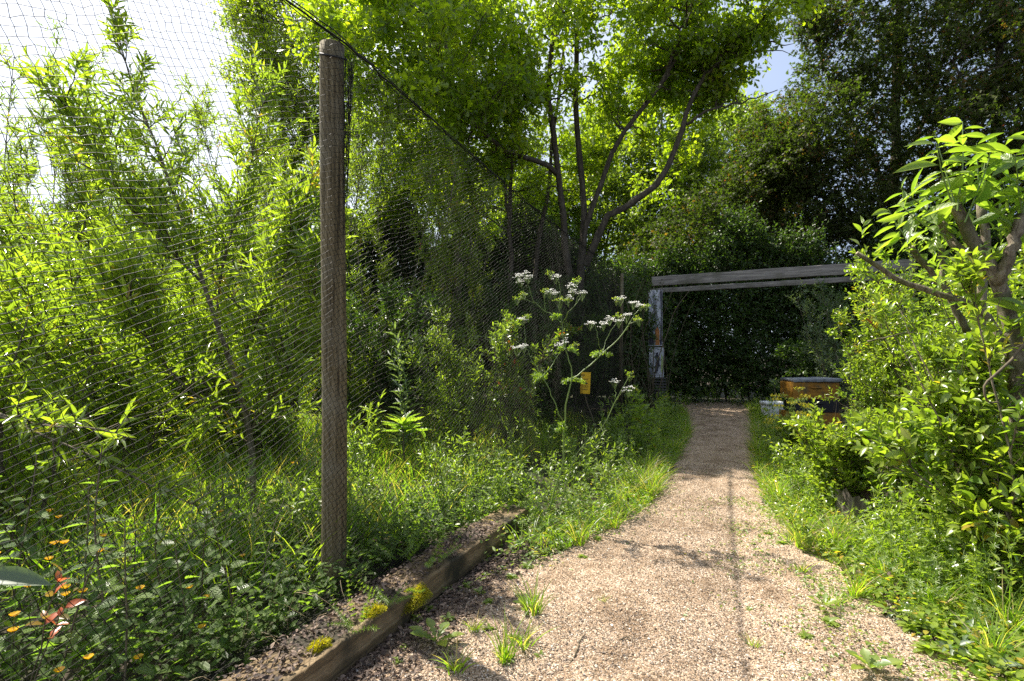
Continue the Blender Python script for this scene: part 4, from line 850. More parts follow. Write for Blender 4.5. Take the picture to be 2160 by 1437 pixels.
ivy('ivy climbing over the end of the pergola beams above the boards', (2.35, 9.55, .0), .34, 2.75, 520, 652)
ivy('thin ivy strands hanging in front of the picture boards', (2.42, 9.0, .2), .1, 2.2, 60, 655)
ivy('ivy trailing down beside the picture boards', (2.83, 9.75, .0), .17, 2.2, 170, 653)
# ============================================================ right bank: pruned tree and shrubs
def cutlimb(pts, m=16): return smooth_line([P(*p) for p in pts], m, np.random.default_rng(int(pts[0][0])), .003)
rng = np.random.default_rng(700); Yt = 2.45
tl = [cutlimb([(2165, 1010, Yt), (2150, 850, Yt), (2140, 720, Yt), (2118, 640, Yt), (2098, 580, Yt), (2060, 520, Yt + .02), (2035, 470, Yt + .03), (2014, 432, Yt + .03)]),
      cutlimb([(2103, 590, Yt), (2070, 560, Yt + .05), (2030, 530, Yt + .1), (2005, 505, Yt + .15), (1985, 470, Yt + .2)]),
      cutlimb([(2104, 600, Yt), (2118, 570, Yt - .03), (2130, 540, Yt - .05), (2142, 500, Yt - .06), (2158, 455, Yt - .06)]),
      cutlimb([(2150, 850, Yt), (2110, 720, Yt + .1), (2065, 650, Yt + .2), (2010, 628, Yt + .25), (1950, 612, Yt + .3), (1890, 588, Yt + .35), (1850, 560, Yt + .38), (1808, 534, Yt + .4)]),
      cutlimb([(2150, 820, Yt + .3), (2075, 700, Yt + .35), (2072, 600, Yt + .4), (2080, 520, Yt + .42), (2070, 430, Yt + .42)]),
      cutlimb([(2040, 700, Yt + .5), (2010, 640, Yt + .5), (1975, 590, Yt + .5), (1940, 545, Yt + .5), (1922, 522, Yt + .5)]),
      cutlimb([(2010, 640, Yt + .55), (1992, 590, Yt + .55), (1988, 550, Yt + .55), (1985, 518, Yt + .55)])]
tb = np.array(tl[0][0]); tb[2] = max(0, tb[2]); root = empty('pruned_tree', tb, 'cut back tree with stubby grey limbs and large fresh leaves at the right edge', 'tree')
rad = [(.042, .025), (.024, .018), (.027, .022), (.024, .011), (.027, .02), (.019, .015), (.017, .014)]
for i, (l, r) in enumerate(zip(tl, rad)):
    mb = MB(); tubes(mb, l[None], r[0], r[1], 14, pw=.7, lump=.05, rng=rng, cap=True); o = mb.build('trunk' if i == 0 else 'limb', M['bark'], root)
    e = l[-1]; t = norm(l[-1] - l[-2]); mb = MB(); tubes(mb, np.array([[e - t * .002, e + t * .003]]), r[1] * .9, r[1] * .82, 14, cap=True); mb.build('cut_face', M['cut'], root)
S, D, L_ = [], [], []
def sprout(px, py, Y, tx, ty, dY=0.0, n=1):
    a = P(px, py, Y); b = P(tx, ty, Y + dY)
    for q in range(n): S.append(a); D.append(norm(b - a) + rng.normal(0, .1, 3)); L_.append(np.linalg.norm(b - a) * rng.uniform(.9, 1.1))
for a in ((2014, 432, Yt, 1985, 285), (2014, 440, Yt, 1955, 330), (2020, 445, Yt, 2052, 270), (2035, 470, Yt, 2090, 330), (2158, 455, Yt - .06, 2140, 300), (2158, 455, Yt - .06, 2180, 320), (1985, 470, Yt + .2, 1905, 390), (1985, 475, Yt + .2, 1940, 400),
          (2142, 500, Yt, 2110, 370), (2070, 430, Yt + .4, 2060, 310), (2070, 440, Yt + .4, 2110, 290), (2000, 500, Yt + .1, 1890, 460), (1922, 522, Yt + .5, 1890, 440), (2158, 455, Yt - .06, 2215, 380), (2158, 458, Yt - .06, 2120, 350), (2150, 480, Yt, 2230, 440), (2140, 560, Yt - .05, 2220, 500), (2140, 680, Yt - .1, 2200, 640)):
    sprout(*a)
sh = paths(np.array(S), np.array(D), np.array(L_) * 1.05, 9, rng, .05, (0, 0, .12)); mb = MB(); tubes(mb, sh, .0045, .0018, 6); mb.build('shoot', M['stemg'], root)
lv = MB(); leaves_on(lv, sh, 13, .25, 1.0, .155, .044, 'big', rng, 1.1, -.42, .8, jitN=.65, taper=.35, lj=.35, tip=False); 
S2, D2, t2 = shoots_on(np.stack(tl), 7, .4, 1, rng, .8, .5); sh2 = paths(S2, D2, rng.uniform(.08, .24, len(S2)), 6, rng, .08, (0, 0, .2)); leaves_on(lv, sh2, 6, .3, 1, .085, .027, 'big', rng, .85, 0, .8, jitN=.45)
lv.build('foliage', M['laurel'], root)

SG = 'shrubs on the sunny right bank'
bush(3.95, 5.25, 9, 1.8, .42, 710, 'sunlit shrub with small leaves and reddish tips below the right end of the pergola', ('small', .042, .019), 'privet', 'shrub', 'shrub', SG, ns=16, nt=5, sl=(.42, .22), tl=(.17, .09), per=8, alt=('redleaf', .03), flat=1.0)
bush(3.75, 4.8, 9, 2.0, .42, 720, 'bright shrub behind the stubs of the pruned tree', ('small', .045, .02), 'privet', 'shrub', 'shrub', SG, ns=16, nt=5, sl=(.42, .22), tl=(.17, .09), per=8, flat=1.0)
bush(3.3, 3.9, 9, 1.5, .45, 730, 'dense sunlit shrub left of the pruned tree trunk', ('small', .045, .019), 'privet', 'shrub', 'shrub', SG, ns=15, nt=5, sl=(.38, .2), tl=(.17, .09), per=8, alt=('redleaf', .03), flat=1.0)
bush(3.35, 4.4, 9, 1.1, .5, 740, 'low rounded shrub in front of the amber boxes', ('small', .04, .018), 'privet', 'shrub', 'shrub', SG, ns=13, nt=5, sl=(.34, .2), tl=(.15, .08), per=8, alt=('redleaf', .03), flat=1.0)
bush(3.15, 3.1, 7, .95, .5, 750, 'leafy rose shrub with broad leaves below the pruned tree', ('oval', .07, .033), 'privet', 'rose_shrub', 'shrub', SG, ns=10, nt=4, sl=(.36, .2), tl=(.17, .1), per=6, flat=1.0)
bush(2.72, 3.15, 7, .7, .6, 760, 'low shrub with broad leaves beside the tree stump', ('oval', .06, .028), 'privet', 'rose_shrub', 'shrub', SG, ns=9, nt=4, sl=(.28, .16), tl=(.14, .08), per=6, flat=1.0)
bush(2.75, 2.55, 7, .85, .5, 770, 'shrub with drooping large leaves at the right edge under the curved stick', ('big', .1, .036), 'laurel', 'rose_shrub', 'shrub', SG, ns=8, nt=3, sl=(.34, .2), tl=(.17, .1), per=5, flat=1.0)
bush(3.95, 3.95, 9, 2.1, .45, 780, 'leafy shrub at the right edge behind the pruned tree', ('small', .055, .024), 'privet', 'shrub', 'shrub', SG, ns=15, nt=5, flat=1.0)
bush(5.5, 8.7, 8, 2.1, .42, 790, 'grey leaved willow shrub in shade under the second pergola beam', ('willow', .06, .016), 'greyleaf', 'grey_willow_shrub', 'shrub', None, ns=13, nt=4, sl=(.45, .25))
bush(5.4, 6.3, 9, 2.1, .42, 800, 'shrub under the right end of the pergola behind the sunlit bushes', ('small', .055, .024), 'hedge', 'shrub', 'shrub', SG, ns=15, nt=5)
bush(6.1, 9.7, 8, 1.5, .5, 810, 'dark low shrub beside the path behind the amber boxes', ('oval', .07, .035), 'hedge', 'shrub', 'shrub', None, ns=12, nt=5)
bush(2.3, 2.25, 6, .8, .5, 812, 'bushy low shrub at the lower right edge in front of the pruned trunk', ('oval', .065, .03), 'privet', 'rose_shrub', 'shrub', SG, ns=9, nt=4, sl=(.3, .18), tl=(.16, .1), per=7, flat=1.0)
bush(2.2, 2.3, 6, 1.4, .28, 813, 'upright leafy shrub hiding the foot of the pruned tree', ('oval', .06, .026), 'privet', 'rose_shrub', 'shrub', SG, ns=10, nt=4, sl=(.26, .15), tl=(.14, .09), per=7, flat=1.0)
bush(3.55, 3.0, 8, 1.35, .45, 814, 'tall leafy shrub pressed against the right side of the pruned trunk', ('small', .06, .024), 'privet', 'shrub', 'shrub', SG, ns=14, nt=5, flat=1.0)
bush(2.35, 3.6, 8, .7, .6, 816, 'low spreading shrub on the bank just behind the tree stump', ('small', .045, .02), 'privet', 'shrub', 'shrub', SG, ns=11, nt=5, sl=(.3, .18), tl=(.15, .08), flat=1.0)
bush(3.2, 5.9, 6, .35, .6, 818, 'low weedy bush in front of the bottom amber box', ('small', .05, .02), 'privet', 'shrub', 'shrub', SG, ns=9, nt=4, sl=(.25, .15), tl=(.13, .08), flat=1.0)
# browning maple sprig at the right edge
bush(2.55, 2.35, 3, .8, .35, 820, 'maple seedling with browning lobed leaves at the right edge', ('maple', .085, .085), 'autumn', 'maple_sapling', 'sapling', None, ns=6, nt=0, sl=(.22, .16), per=5, r=.006, flat=1.2, jitN=.35)
# curved bare stick and cut twigs
def stick(label, pts, r, mat='twig', name='bare_stick', group=None):
    q = np.array(pts, float); mb = MB(); tubes(mb, smooth_line(q, 16, np.random.default_rng(int(abs(q[0, 0]) * 999)), .002)[None], r, r * .5, 6, cap=True, lump=.06, rng=np.random.default_rng(4))
    return tag(mb.build(name, M[mat], origin=q[0]), label, 'stick', group)
stick('long curved bare stick hooked among the leaves right of the pruned trunk', [P(2185, 690, 2.2), P(2150, 740, 2.2), P(2100, 790, 2.2), P(2076, 815, 2.2), P(2080, 840, 2.2), P(2110, 850, 2.25)], .007, 'twig')
stick('thin dry twig poking through the shrub beside the pruned tree', [P(1920, 858, 2.6), P(1960, 862, 2.6), P(2020, 858, 2.6), P(2060, 866, 2.7)], .004)
stick('bent grey twig in the middle of the sunlit shrub', [P(1830, 720, 3.6), P(1870, 712, 3.5), P(1905, 703, 3.45), P(1935, 702, 3.5)], .006, 'bark')
stick('broken dark twig lying on the gravel at the bottom of the path', [[.20, 1.83, .017], [.235, 1.9, .022], [.26, 1.98, .018], [.285, 2.02, .022]], .0035)
stick('short curved twig on the gravel near the middle of the path', [[.41, 1.98, .02], [.44, 1.99, .026], [.46, 1.955, .02]], .003)

# ============================================================ white umbel plant in front of the net
uy = 3.36; ub = P(1150, 1108, uy); ub[2] = gz(ub[0], ub[1]); rng = np.random.default_rng(900)
root = empty('umbel_plant', ub, 'tall branching plant with flat white flower heads beside the timber edging', 'plant')
def U(px, py, dy=0.0): return P(px, py, uy + dy)
segs = [([ub, U(1168, 1040), U(1185, 985), U(1190, 900), U(1198, 830), U(1206, 800)], .0095), ([U(1206, 800), U(1203, 770), U(1193, 735), U(1186, 690), U(1183, 660)], .006), ([U(1183, 660), U(1180, 655), U(1183, 620), U(1178, 595)], .0035),
        ([U(1206, 800), U(1222, 790), U(1245, 770), U(1272, 745), U(1300, 720), U(1318, 698), U(1332, 675)], .0062), ([U(1332, 675), U(1345, 655), U(1362, 643)], .003), ([U(1318, 698), U(1335, 680, -.1), U(1355, 678, -.1)], .0025), ([U(1272, 745), U(1277, 720, .1), U(1290, 695, .1), U(1304, 678, .1)], .003), ([U(1270, 745), U(1262, 720, -.1), U(1255, 690, -.1), U(1248, 680, -.1)], .0028),
        ([ub, U(1140, 1080, .05), U(1115, 1020, .08), U(1090, 980, .1), U(1068, 975, .1)], .005), ([U(1190, 900), U(1178, 870, -.05), U(1165, 840, -.05), U(1146, 793, -.05)], .0055), ([U(1146, 793, -.05), U(1125, 765), U(1108, 735), U(1092, 732)], .0032), ([U(1146, 793, -.05), U(1165, 770, .05), U(1182, 745, .05), U(1196, 735, .05), U(1212, 728, .05)], .003), ([U(1182, 745, .05), U(1182, 728, .05)], .002), ([U(1108, 735), U(1107, 700), U(1102, 672)], .0025),
        ([U(1183, 680), U(1150, 655, .1), U(1128, 640, .1), U(1118, 610, .1), U(1107, 588, .1)], .0034), ([U(1128, 640, .1), U(1105, 630, .1), U(1092, 626, .1)], .0025), ([U(1184, 685), U(1200, 660, -.1), U(1220, 635, -.1), U(1230, 620, -.1)], .0034), ([U(1215, 640, -.1), U(1222, 615, -.1), U(1214, 600, -.1)], .0025), ([U(1180, 600), U(1172, 585), U(1170, 578)], .0025), ([U(1150, 655, .1), U(1150, 625, .1), U(1158, 612, .1)], .0025),
        # the right hand lower stem bending up from the weeds
        ([[.28, 3.3, .02], U(1235, 935, -.1), U(1260, 915, -.1), U(1283, 880, -.1), U(1300, 845, -.1), U(1320, 805, -.1), U(1327, 795, -.1)], .005), ([U(1300, 845, -.1), U(1310, 830, -.15), U(1322, 820, -.15)], .0028), ([U(1300, 845, -.1), U(1298, 820, -.05), U(1296, 805, -.05)], .0028)]
mb = MB()
for p, r in segs: tubes(mb, smooth_line(p, 12, rng, .003)[None], r * .7, r * .48, 8, lump=.06, rng=rng)
heads = [(1107, 575, .055, 1, .1), (1093, 581, .05, 1, .1), (1115, 582, .05, 1, .1), (1098, 592, .04, 1, .1), (1172, 580, .055, 1, 0), (1160, 575, .045, 0, 0), (1205, 600, .055, 1, -.1), (1215, 590, .05, 0, -.1), (1208, 612, .04, 1, -.1), (1228, 616, .055, 1, -.1), (1160, 613, .055, 1, .1), (1170, 618, .045, 1, .1), (1150, 612, .05, 0, .1), (1180, 630, .06, 0, 0), (1195, 630, .05, 0, 0), (1200, 626, .04, 1, 0), (1092, 628, .05, 0, .1), (1105, 618, .045, 0, .1), (1102, 670, .05, 1, 0), (1112, 666, .04, 0, 0), (1090, 730, .065, 1, 0), (1104, 728, .05, 1, 0), (1180, 725, .045, 1, .05), (1192, 720, .035, 1, .05), (1212, 726, .05, 0, .05),
         (1246, 678, .055, 1, -.1), (1272, 682, .045, 1, -.1), (1286, 671, .05, 1, .1), (1306, 674, .055, 1, .1), (1322, 661, .065, 1, 0), (1305, 665, .06, 0, .1), (1338, 636, .05, 1, 0), (1350, 641, .045, 1, 0), (1362, 643, .04, 0, 0), (1310, 628, .055, 1, .1), (1300, 630, .045, 0, .1), (1346, 673, .045, 0, -.1), (1297, 802, .05, 1, -.05), (1326, 818, .055, 1, -.15), (1328, 787, .05, 0, -.1)]
wf, gf = MB(), MB()
for hx, hy, rr, wht, dy in heads:
    c = U(hx, hy, dy); st = c - [rng.normal(0, .004), 0, rr * 1.1]; n = 9; rr *= .66; a = np.arange(n) * 2.4 + rng.uniform(0, 6); q = np.sqrt((np.arange(n) + .5) / n) * rr * rng.uniform(.8, 1.1, n)
    tip = c + np.stack([np.cos(a) * q, np.sin(a) * q, -.35 * q * q / rr + rng.normal(0, .006, n)], -1)
    ray = np.stack([np.tile(st, (n, 1)), (st + tip) / 2 + [0, 0, -.003], tip], 1); tubes(mb, ray, .0011, .0007, 4)
    k = 10; b = rng.uniform(0, 6.28, (n, k)); rr2 = rng.uniform(0, 1, (n, k)) ** .5 * (.0088 if wht else .008)
    f = tip[:, None] + np.stack([np.cos(b) * rr2, np.sin(b) * rr2, rng.uniform(-.002, .004, (n, k)) if wht else rng.uniform(-.006, .006, (n, k))], -1); f = f.reshape(-1, 3); N_ = rng.normal(0, .4, f.shape) + [0, 0, 1]
    A_ = norm(np.stack([np.cos(b).ravel(), np.sin(b).ravel(), rng.normal(.1, .3, n * k)], -1))
    if wht: add_leaves(wf, f, A_, N_, .0066, .006, 'small', rng.uniform(0, 1, n * k))
    else: add_leaves(gf, f, A_ + [0, 0, .6], rng.normal(0, 1, f.shape), .008, .0045, 'small', rng.uniform(.4, 1, n * k))
def fern_leaf(lv, tw, p0, d, L, rng, n=11, rnd=.5):
    """feathery leaf: a rachis with pinnae that carry small leaflets"""
    r = paths(np.array([p0]), np.array([d]), np.array([L]), 8, rng, .04, (0, 0, -.5)); tubes(tw, r, .002, .0008, 4)
    S, D, t = shoots_on(r, n, .2, 1, rng, 1.0, .0, .1); s = np.cross(norm(d)[None], [0, 0, 1.]); s = norm(s)
    D = norm(np.sign(np.arange(n) % 2 - .5)[:, None] * s * .9 + norm(d) * .5 + rng.normal(0, .1, (n, 3))); p = paths(S, D, L * .42 * (1.05 - t) + .01, 5, rng, .06, (0, 0, -.2))
    for q in (p, r): leaves_on(lv, q, 9, .1, 1, .024, .012, 'oak', rng, .8, 0, 1.2, jitN=.35, rnd=np.full(len(q), rnd), taper=.5)
fl, ft = MB(), MB()
for k in range(17):
    a = rng.uniform(0, 6.28); d = np.array([math.cos(a), math.sin(a) * .8, rng.uniform(.25, .9)]); fern_leaf(fl, ft, ub + [0, 0, .02], d, rng.uniform(.2, .36), rng)
for hx, hy in ((1206, 800), (1146, 793), (1190, 905), (1183, 665), (1272, 745), (1192, 735)):
    for q in range(3): fern_leaf(fl, ft, U(hx, hy), np.array([rng.normal(0, 1), rng.normal(0, .6), .3]), rng.uniform(.05, .1), rng, 7)
mb.build('stem', M['stemg'], root); wf.build('white_flower', M['white'], root); gf.build('green_seed_head', M['fern'], root); ft.build('leaf_stalk', M['stemg'], root); fl.build('feathery_leaf', M['fern'], root)

# ============================================================ herbs: one of each, then copies
def gp(px, py):           # ground point under a picture point
    Y = EYE * F / (py - 750); x = (px - 1080) / F * Y; return np.array([x, Y, float(gz(x, Y))])
def at(px, Y): x = (px - 1080) / F * Y; return np.array([x, Y, float(gz(x, Y))])
O = np.zeros(3)
def nettle(seed, H=.62):
    rng = np.random.default_rng(seed); root = empty('nettle', O, 'x', 'nettle'); n = 1
    st = paths(np.zeros((1, 3)), np.array([[.05, 0, 1]]), np.array([H]), 12, rng, .04); mb = MB(); tubes(mb, st, .0042, .0018, 6); mb.build('stem', M['stemr'], root)
    lv = MB(); k = 22
    t = np.repeat(np.linspace(.14, 1, k // 2), 2)[None]; pos, T = sample(st, t); a, b = frame(T)
    ph = (np.pi * (np.arange(k) % 2) + np.pi / 2 * (np.arange(k) // 2))[None] + rng.normal(0, .2, (1, k)); pp = np.cos(ph)[..., None] * a + np.sin(ph)[..., None] * b
    tt = t.ravel(); L = .088 * np.sin(np.pi * (.22 + .72 * tt)) ** .7 * (1 - .45 * tt ** 4) * rng.uniform(.85, 1.15, k); st_l = .35 * L
    A = pp[0] + T[0] * (.15 + .75 * tt[:, None] ** 3) + [0, 0, -.12]; P0 = pos[0] + norm(A) * st_l[:, None] * (1 - .7 * tt[:, None])
    tubes(lv, np.stack([pos[0], P0], 1), .0011, .0009, 3, mi=0)
    add_leaves(lv, P0, A + [0, 0, -.15], np.array([0, 0, 1.]) + rng.normal(0, .25, (k, 3)), L, L * .62, 'nettle', rng.uniform(0, 1, k)); lv.build('foliage', M['nettle'], root); return root
def herb(seed, H, n, leaf, mat, name, cat, per=9, spread=.35, opp=True, lang=.9, r=.0028, stem='stemg', grav=-.1, flat=1.0, t0=.1, ns=0, sl=.12, jitN=.4):
    rng = np.random.default_rng(seed); root = empty(name, O, 'x', cat); st = stems_from((0, 0, .04), n, H, spread, rng, 10, .07, rad=.12); mb = MB(); tubes(mb, st, r, r * .4, 5)
    lv = MB(); leaves_on(lv, st, per, t0, 1, leaf[1], leaf[2], leaf[0], rng, lang, grav, flat, opp=opp, jitN=jitN)
    if ns:
        S, D, t = shoots_on(st, ns, .15, .95, rng, .8, .3); sh = paths(S, D, sl * rng.uniform(.6, 1.2, len(S)), 5, rng, .08, (0, 0, .2)); tubes(mb, sh, r * .5, r * .25, 4); leaves_on(lv, sh, 6, .2, 1, leaf[1] * .85, leaf[2] * .85, leaf[0], rng, lang, grav, flat, opp=opp, jitN=jitN)
    mb.build('stem', M[stem], root); lv.build('foliage', M[mat], root); return root
def buttercup(seed, H=.5):
    rng = np.random.default_rng(seed); root = empty('buttercup', O, 'x', 'flower'); st = paths(np.zeros((1, 3)), np.array([[.12, .05, 1]]), np.array([H]), 9, rng, .08); mb = MB(); tubes(mb, st, .0016, .001, 5)
    mb.build('stem', M['stemg'], root); e = st[0, -1]; a = np.arange(5) * 2 * math.pi / 5; A = np.stack([np.cos(a), np.sin(a), np.full(5, .42)], -1)
    pm = MB(); add_leaves(pm, np.tile(e, (5, 1)), A, np.tile([0, 0, 1.], (5, 1)) - A * .4, .0155, .0165, leaf_t([(0, .08), (.35, .42), (.75, .52), (1, .3)], .2, -.25), rng.uniform(0, 1, 5)); pm.build('petal', M['petal'], root)
    lv = MB(); leaves_on(lv, st, 4, .05, .5, .04, .022, 'oak', rng, .9, 0, 1); lv.build('foliage', M['herb'], root); return root
def tuft(seed, n, H, spread=.5, W=.0055, name='grass_tuft', mat='grass', curl=.6, straw=0):
    rng = np.random.default_rng(seed); root = empty(name, O, 'x', 'grass'); a = rng.uniform(0, 6.28, n); s = spread * rng.uniform(.05, 1, n); D = np.stack([np.cos(a) * s, np.sin(a) * s, np.ones(n)], -1)
    S = np.stack([np.cos(a), np.sin(a), np.zeros(n)], -1) * (.035 * rng.uniform(0, 1, (n, 1))); lv = MB(); blades(lv, S, D, H * rng.uniform(.35, 1.1, n), W, rng, curl); lv.build('blade', M[mat], root)
    if straw:
        al = MB(); m = straw; a = rng.uniform(0, 6.28, m); D = np.stack([np.cos(a) * .5, np.sin(a) * .5, np.ones(m)], -1); blades(al, np.zeros((m, 3)), D, H * rng.uniform(.6, 1.3, m), W * .5, rng, .5); al.build('dry_stalk', M['straw'], root)
    return root
def blades(mb, S, D, H, W, rng, curl=.5, rnd=None):
    n = len(S); D = norm(D); st = 4; side = norm(np.cross(D, rng.normal(0, 1, (n, 3)))); out = norm(D * [1, 1, 0] + rng.normal(0, .25, (n, 3)) * [1, 1, 0])
    Pp = []
    for i in range(st + 1):
        t = i / st; Pp.append(S + D * (H * t)[:, None] + (out * curl - np.array([0, 0, .55 * curl])) * (H * t * t * .6)[:, None])
    V = []
    for i in range(st):
        w = W * (1 - .75 * (i / st) ** 1.5) * .5; V += [Pp[i] - side * w, Pp[i] + side * w]
    V.append(Pp[st]); V = np.stack(V, 1); k = 2 * st + 1; off = (np.arange(n) * k)[:, None, None]
    Q = np.array([(2 * i, 2 * i + 1, 2 * i + 3, 2 * i + 2) for i in range(st - 1)]); T = np.array([(2 * st - 2, 2 * st - 1, 2 * st)])
    lf = np.zeros((n, k, 3)); lf[..., 0] = (rng.uniform(0, 1, n) if rnd is None else rnd)[:, None]; lf[..., 2] = np.linspace(0, 1, k)
    mb.add(V.reshape(-1, 3), (T[None] + off).reshape(-1, 3), (Q[None] + off).reshape(-1, 4), lf.reshape(-1, 3))
def rosette(seed, n, L, W, tm, mat, name, cat, up=.35, grav=-.2, stemH=0, mi=None):
    rng = np.random.default_rng(seed); root = empty(name, O, 'x', cat); k = np.arange(n); a = k * 2.4; rise = up * (.4 + 1.2 * k / n); A = np.stack([np.cos(a), np.sin(a), rise + rng.normal(0, .12, n)], -1)
    lv = MB(); base = np.tile([0, 0, stemH + .01], (n, 1)) + np.stack([np.zeros(n), np.zeros(n), (.12 * k / n if stemH else .01 * k / n)], -1); add_leaves(lv, base, A, np.array([0, 0, 1.]) - A * .3 + rng.normal(0, .15, (n, 3)), L * rng.uniform(.65, 1.1, n) * (1 - .35 * k / n), W, tm, rng.uniform(0, 1, n)); lv.build('foliage', M[mat], root)
    if stemH: mb = MB(); tubes(mb, np.array([[[0, 0, -.02], [.01, 0, stemH * .5], [0, 0, stemH + .12]]]), .009, .006, 7); mb.build('stem', M['stemr'], root)
    return root
def cleavers(seed, n, L, spread=1.0, name='cleavers'):
    rng = np.random.default_rng(seed); root = empty(name, O, 'x', 'weed'); a = rng.uniform(0, 6.28, n); D = np.stack([np.cos(a) * spread, np.sin(a) * spread, rng.uniform(.5, 1.3, n)], -1)
    st = paths(rng.normal(0, .05, (n, 3)) * [1, 1, .1], D, L * rng.uniform(.6, 1.1, n), 9, rng, .14, (0, 0, -.1)); mb = MB(); tubes(mb, st, .0013, .0009, 4); mb.build('stem', M['clv'], root)
    lv = MB(); w = 8; k = 7; t = np.tile(np.linspace(.12, 1, w)[None], (n, 1)); pos, T = sample(st, t); a_, b_ = frame(T); pos, T, a_, b_ = [q.reshape(-1, 3) for q in (pos, T, a_, b_)]; sz = np.tile(np.linspace(1, .55, w), n)
    for j in range(k):
        ph = j * 2 * math.pi / k; A = np.cos(ph) * a_ + np.sin(ph) * b_ + T * .35; add_leaves(lv, pos, A, T, .026 * sz, .0055 * sz, 'small', rng.uniform(0, 1, len(pos)))
    lv.build('foliage', M['clv'], root); return root

def spread(src, places, label_fn, group, order=True):
    """places: (point, rotation, scale, tilt). The first place is the source itself; labels follow left-to-right order."""
    idx = sorted(range(len(places)), key=lambda i: proj(places[i][0])) if order else list(range(len(places)))
    rank = {i: r for r, i in enumerate(idx)}
    srcs = src if isinstance(src, list) else [src]; used = set()
    for i, (p, rz, s, tl) in enumerate(places):
        b = srcs[i % len(srcs)]; lab = label_fn(rank[i], len(places))
        if id(b) not in used:
            used.add(id(b)); b.location = [float(q) for q in p]; b.rotation_euler = (tl[0], tl[1], rz); b.scale = (s, s, s); b['label'] = lab; b['group'] = group
        else: copy_thing(b, p, rz, s, lab, tl, group)
def left_ord(text): return lambda r, n: f'{text}, ' + ('leftmost of them' if r == 0 else 'rightmost of them' if r == n - 1 else f'{ORD[r]} from the left')
rng = np.random.default_rng(77)
def pl(px, Y, s=1.0, tj=.1): return (at(px, Y), rng.uniform(0, 6.28), s * rng.uniform(.88, 1.12), tuple(rng.normal(0, tj, 2)))
# nettles along the inside of the net
NP = [(60, 1.75, 1.0), (125, 1.62, .95), (225, 1.72, 1.08), (180, 1.95, 1.0), (300, 1.8, .8), (340, 1.95, .9), (20, 2.0, 1.05), (95, 2.15, .95), (290, 2.15, .9), (410, 1.78, .75), (430, 2.05, .85), (500, 1.9, .72), (380, 2.3, .8), (545, 2.15, .75), (470, 2.4, .75), (210, 2.4, .8), (130, 2.55, .8), (330, 2.6, .7), (30, 2.5, .85), (560, 1.95, .6), (-40, 1.8, 1), (260, 1.55, .85), (590, 2.0, .5)]
spread([nettle(1001), nettle(1002, .56), nettle(1003, .66)], [pl(*a) for a in NP], left_ord('broad toothed nettle growing inside the net at lower left'), 'nettles inside the net at lower left')
# buttercups
BP = [(15, 1165, 1.7), (38, 1155, 1.75), (100, 1150, 1.8), (195, 1160, 1.85), (228, 1160, 1.85), (150, 1222, 1.7), (165, 1230, 1.7), (212, 1215, 1.8), (292, 1232, 1.75), (70, 1268, 1.6), (35, 1285, 1.55), (50, 1283, 1.6), (45, 1315, 1.55), (290, 1350, 1.62), (310, 1372, 1.6), (350, 1265, 1.8), (443, 1262, 1.95), (470, 1190, 2.2), (405, 1328, 1.75), (200, 1390, 1.5), (105, 1425, 1.5), (500, 1070, 2.6), (478, 1078, 2.5), (585, 980, 3.4), (120, 1075, 2.3), (145, 1070, 2.3), (240, 1125, 2.0)]
src = [buttercup(1101), buttercup(1102)]; pls = []
for px, py, Y in BP:
    e = P(px, py, Y); g = at(px, Y); pls.append((np.array([g[0], g[1], min(g[2], e[2] - .05)]), rng.uniform(0, 6.28), max(.3, (e[2] - g[2]) / .5), (0, 0)))
for b in src:   # flowers keep their size: scale the stem only
    pass
tops = []
def place_buttercups():
    idx = sorted(range(len(pls)), key=lambda i: BP[i][0]); rank = {i: r for r, i in enumerate(idx)}
    for i, (p, rz, s, tl) in enumerate(pls):
        b = src[i % 2]; lab = left_ord('yellow buttercup among the nettles behind the net')(rank[i], len(pls))
        if i < 2: r = b; r['label'] = lab; r['group'] = 'buttercups behind the net'
        else: r = copy_thing(b, p, rz, 1, lab, tl, 'buttercups behind the net')
        r.location = [float(q) for q in (p[0], p[1], P(*BP[i])[2] - .5)]; r.rotation_euler = (0, 0, rz)
        if i < 2: pass
place_buttercups()
# leafy herbs inside and outside the net
H1 = herb(1201, .42, 5, ('oval', .05, .024), 'herb', 'leafy_weed', 'weed', per=10, ns=3); H2 = herb(1202, .55, 4, ('small', .06, .018), 'herb', 'leafy_weed', 'weed', per=14, opp=False, ns=3); H3 = herb(1203, .34, 7, ('oak', .045, .026), 'fern', 'leafy_weed', 'weed', per=8, ns=3)
HP = [(760, 2.75, .9), (830, 2.9, .5), (790, 3.3, .7), (880, 3.3, .5), (940, 3.5, .8), (960, 3.9, 1), (900, 4.3, .8), (760, 3.9, 1.1), (1010, 4.2, 1), (1050, 3.7, .7), (1075, 4.6, 1), (1000, 3.2, .55), (1110, 4.1, .8), (1150, 4.7, 1), (1200, 5.1, 1), (1180, 4.2, .8), (1240, 4.5, .9), (1270, 5.3, 1), (1300, 6.0, 1.1), (1330, 6.6, 1.1), (1290, 4.8, .8), (1340, 5.6, .9), (1380, 6.4, 1.1), (1400, 7.4, 1.2), (1420, 8.4, 1.2), (620, 2.7, .8), (580, 2.9, .5), (460, 3.0, .6), (650, 3.3, .7), (1230, 3.8, .5), (1260, 4.1, .5), (1210, 3.5, .4)]
for q in range(34):
    Y_ = 3.3 + 4.2 * rng.uniform(0, 1) ** 1.2; f_ = PO[0] + VPS * (Y_ - PO[1]) + .18; x_ = f_ + (float(np.interp(Y_, PY, PLX)) - .02 - f_) * rng.uniform(0, 1); HP.append((proj((x_, Y_)), Y_, rng.uniform(.6, 1.15) * (.75 if Y_ < 4.2 else 1)))
HQ = []
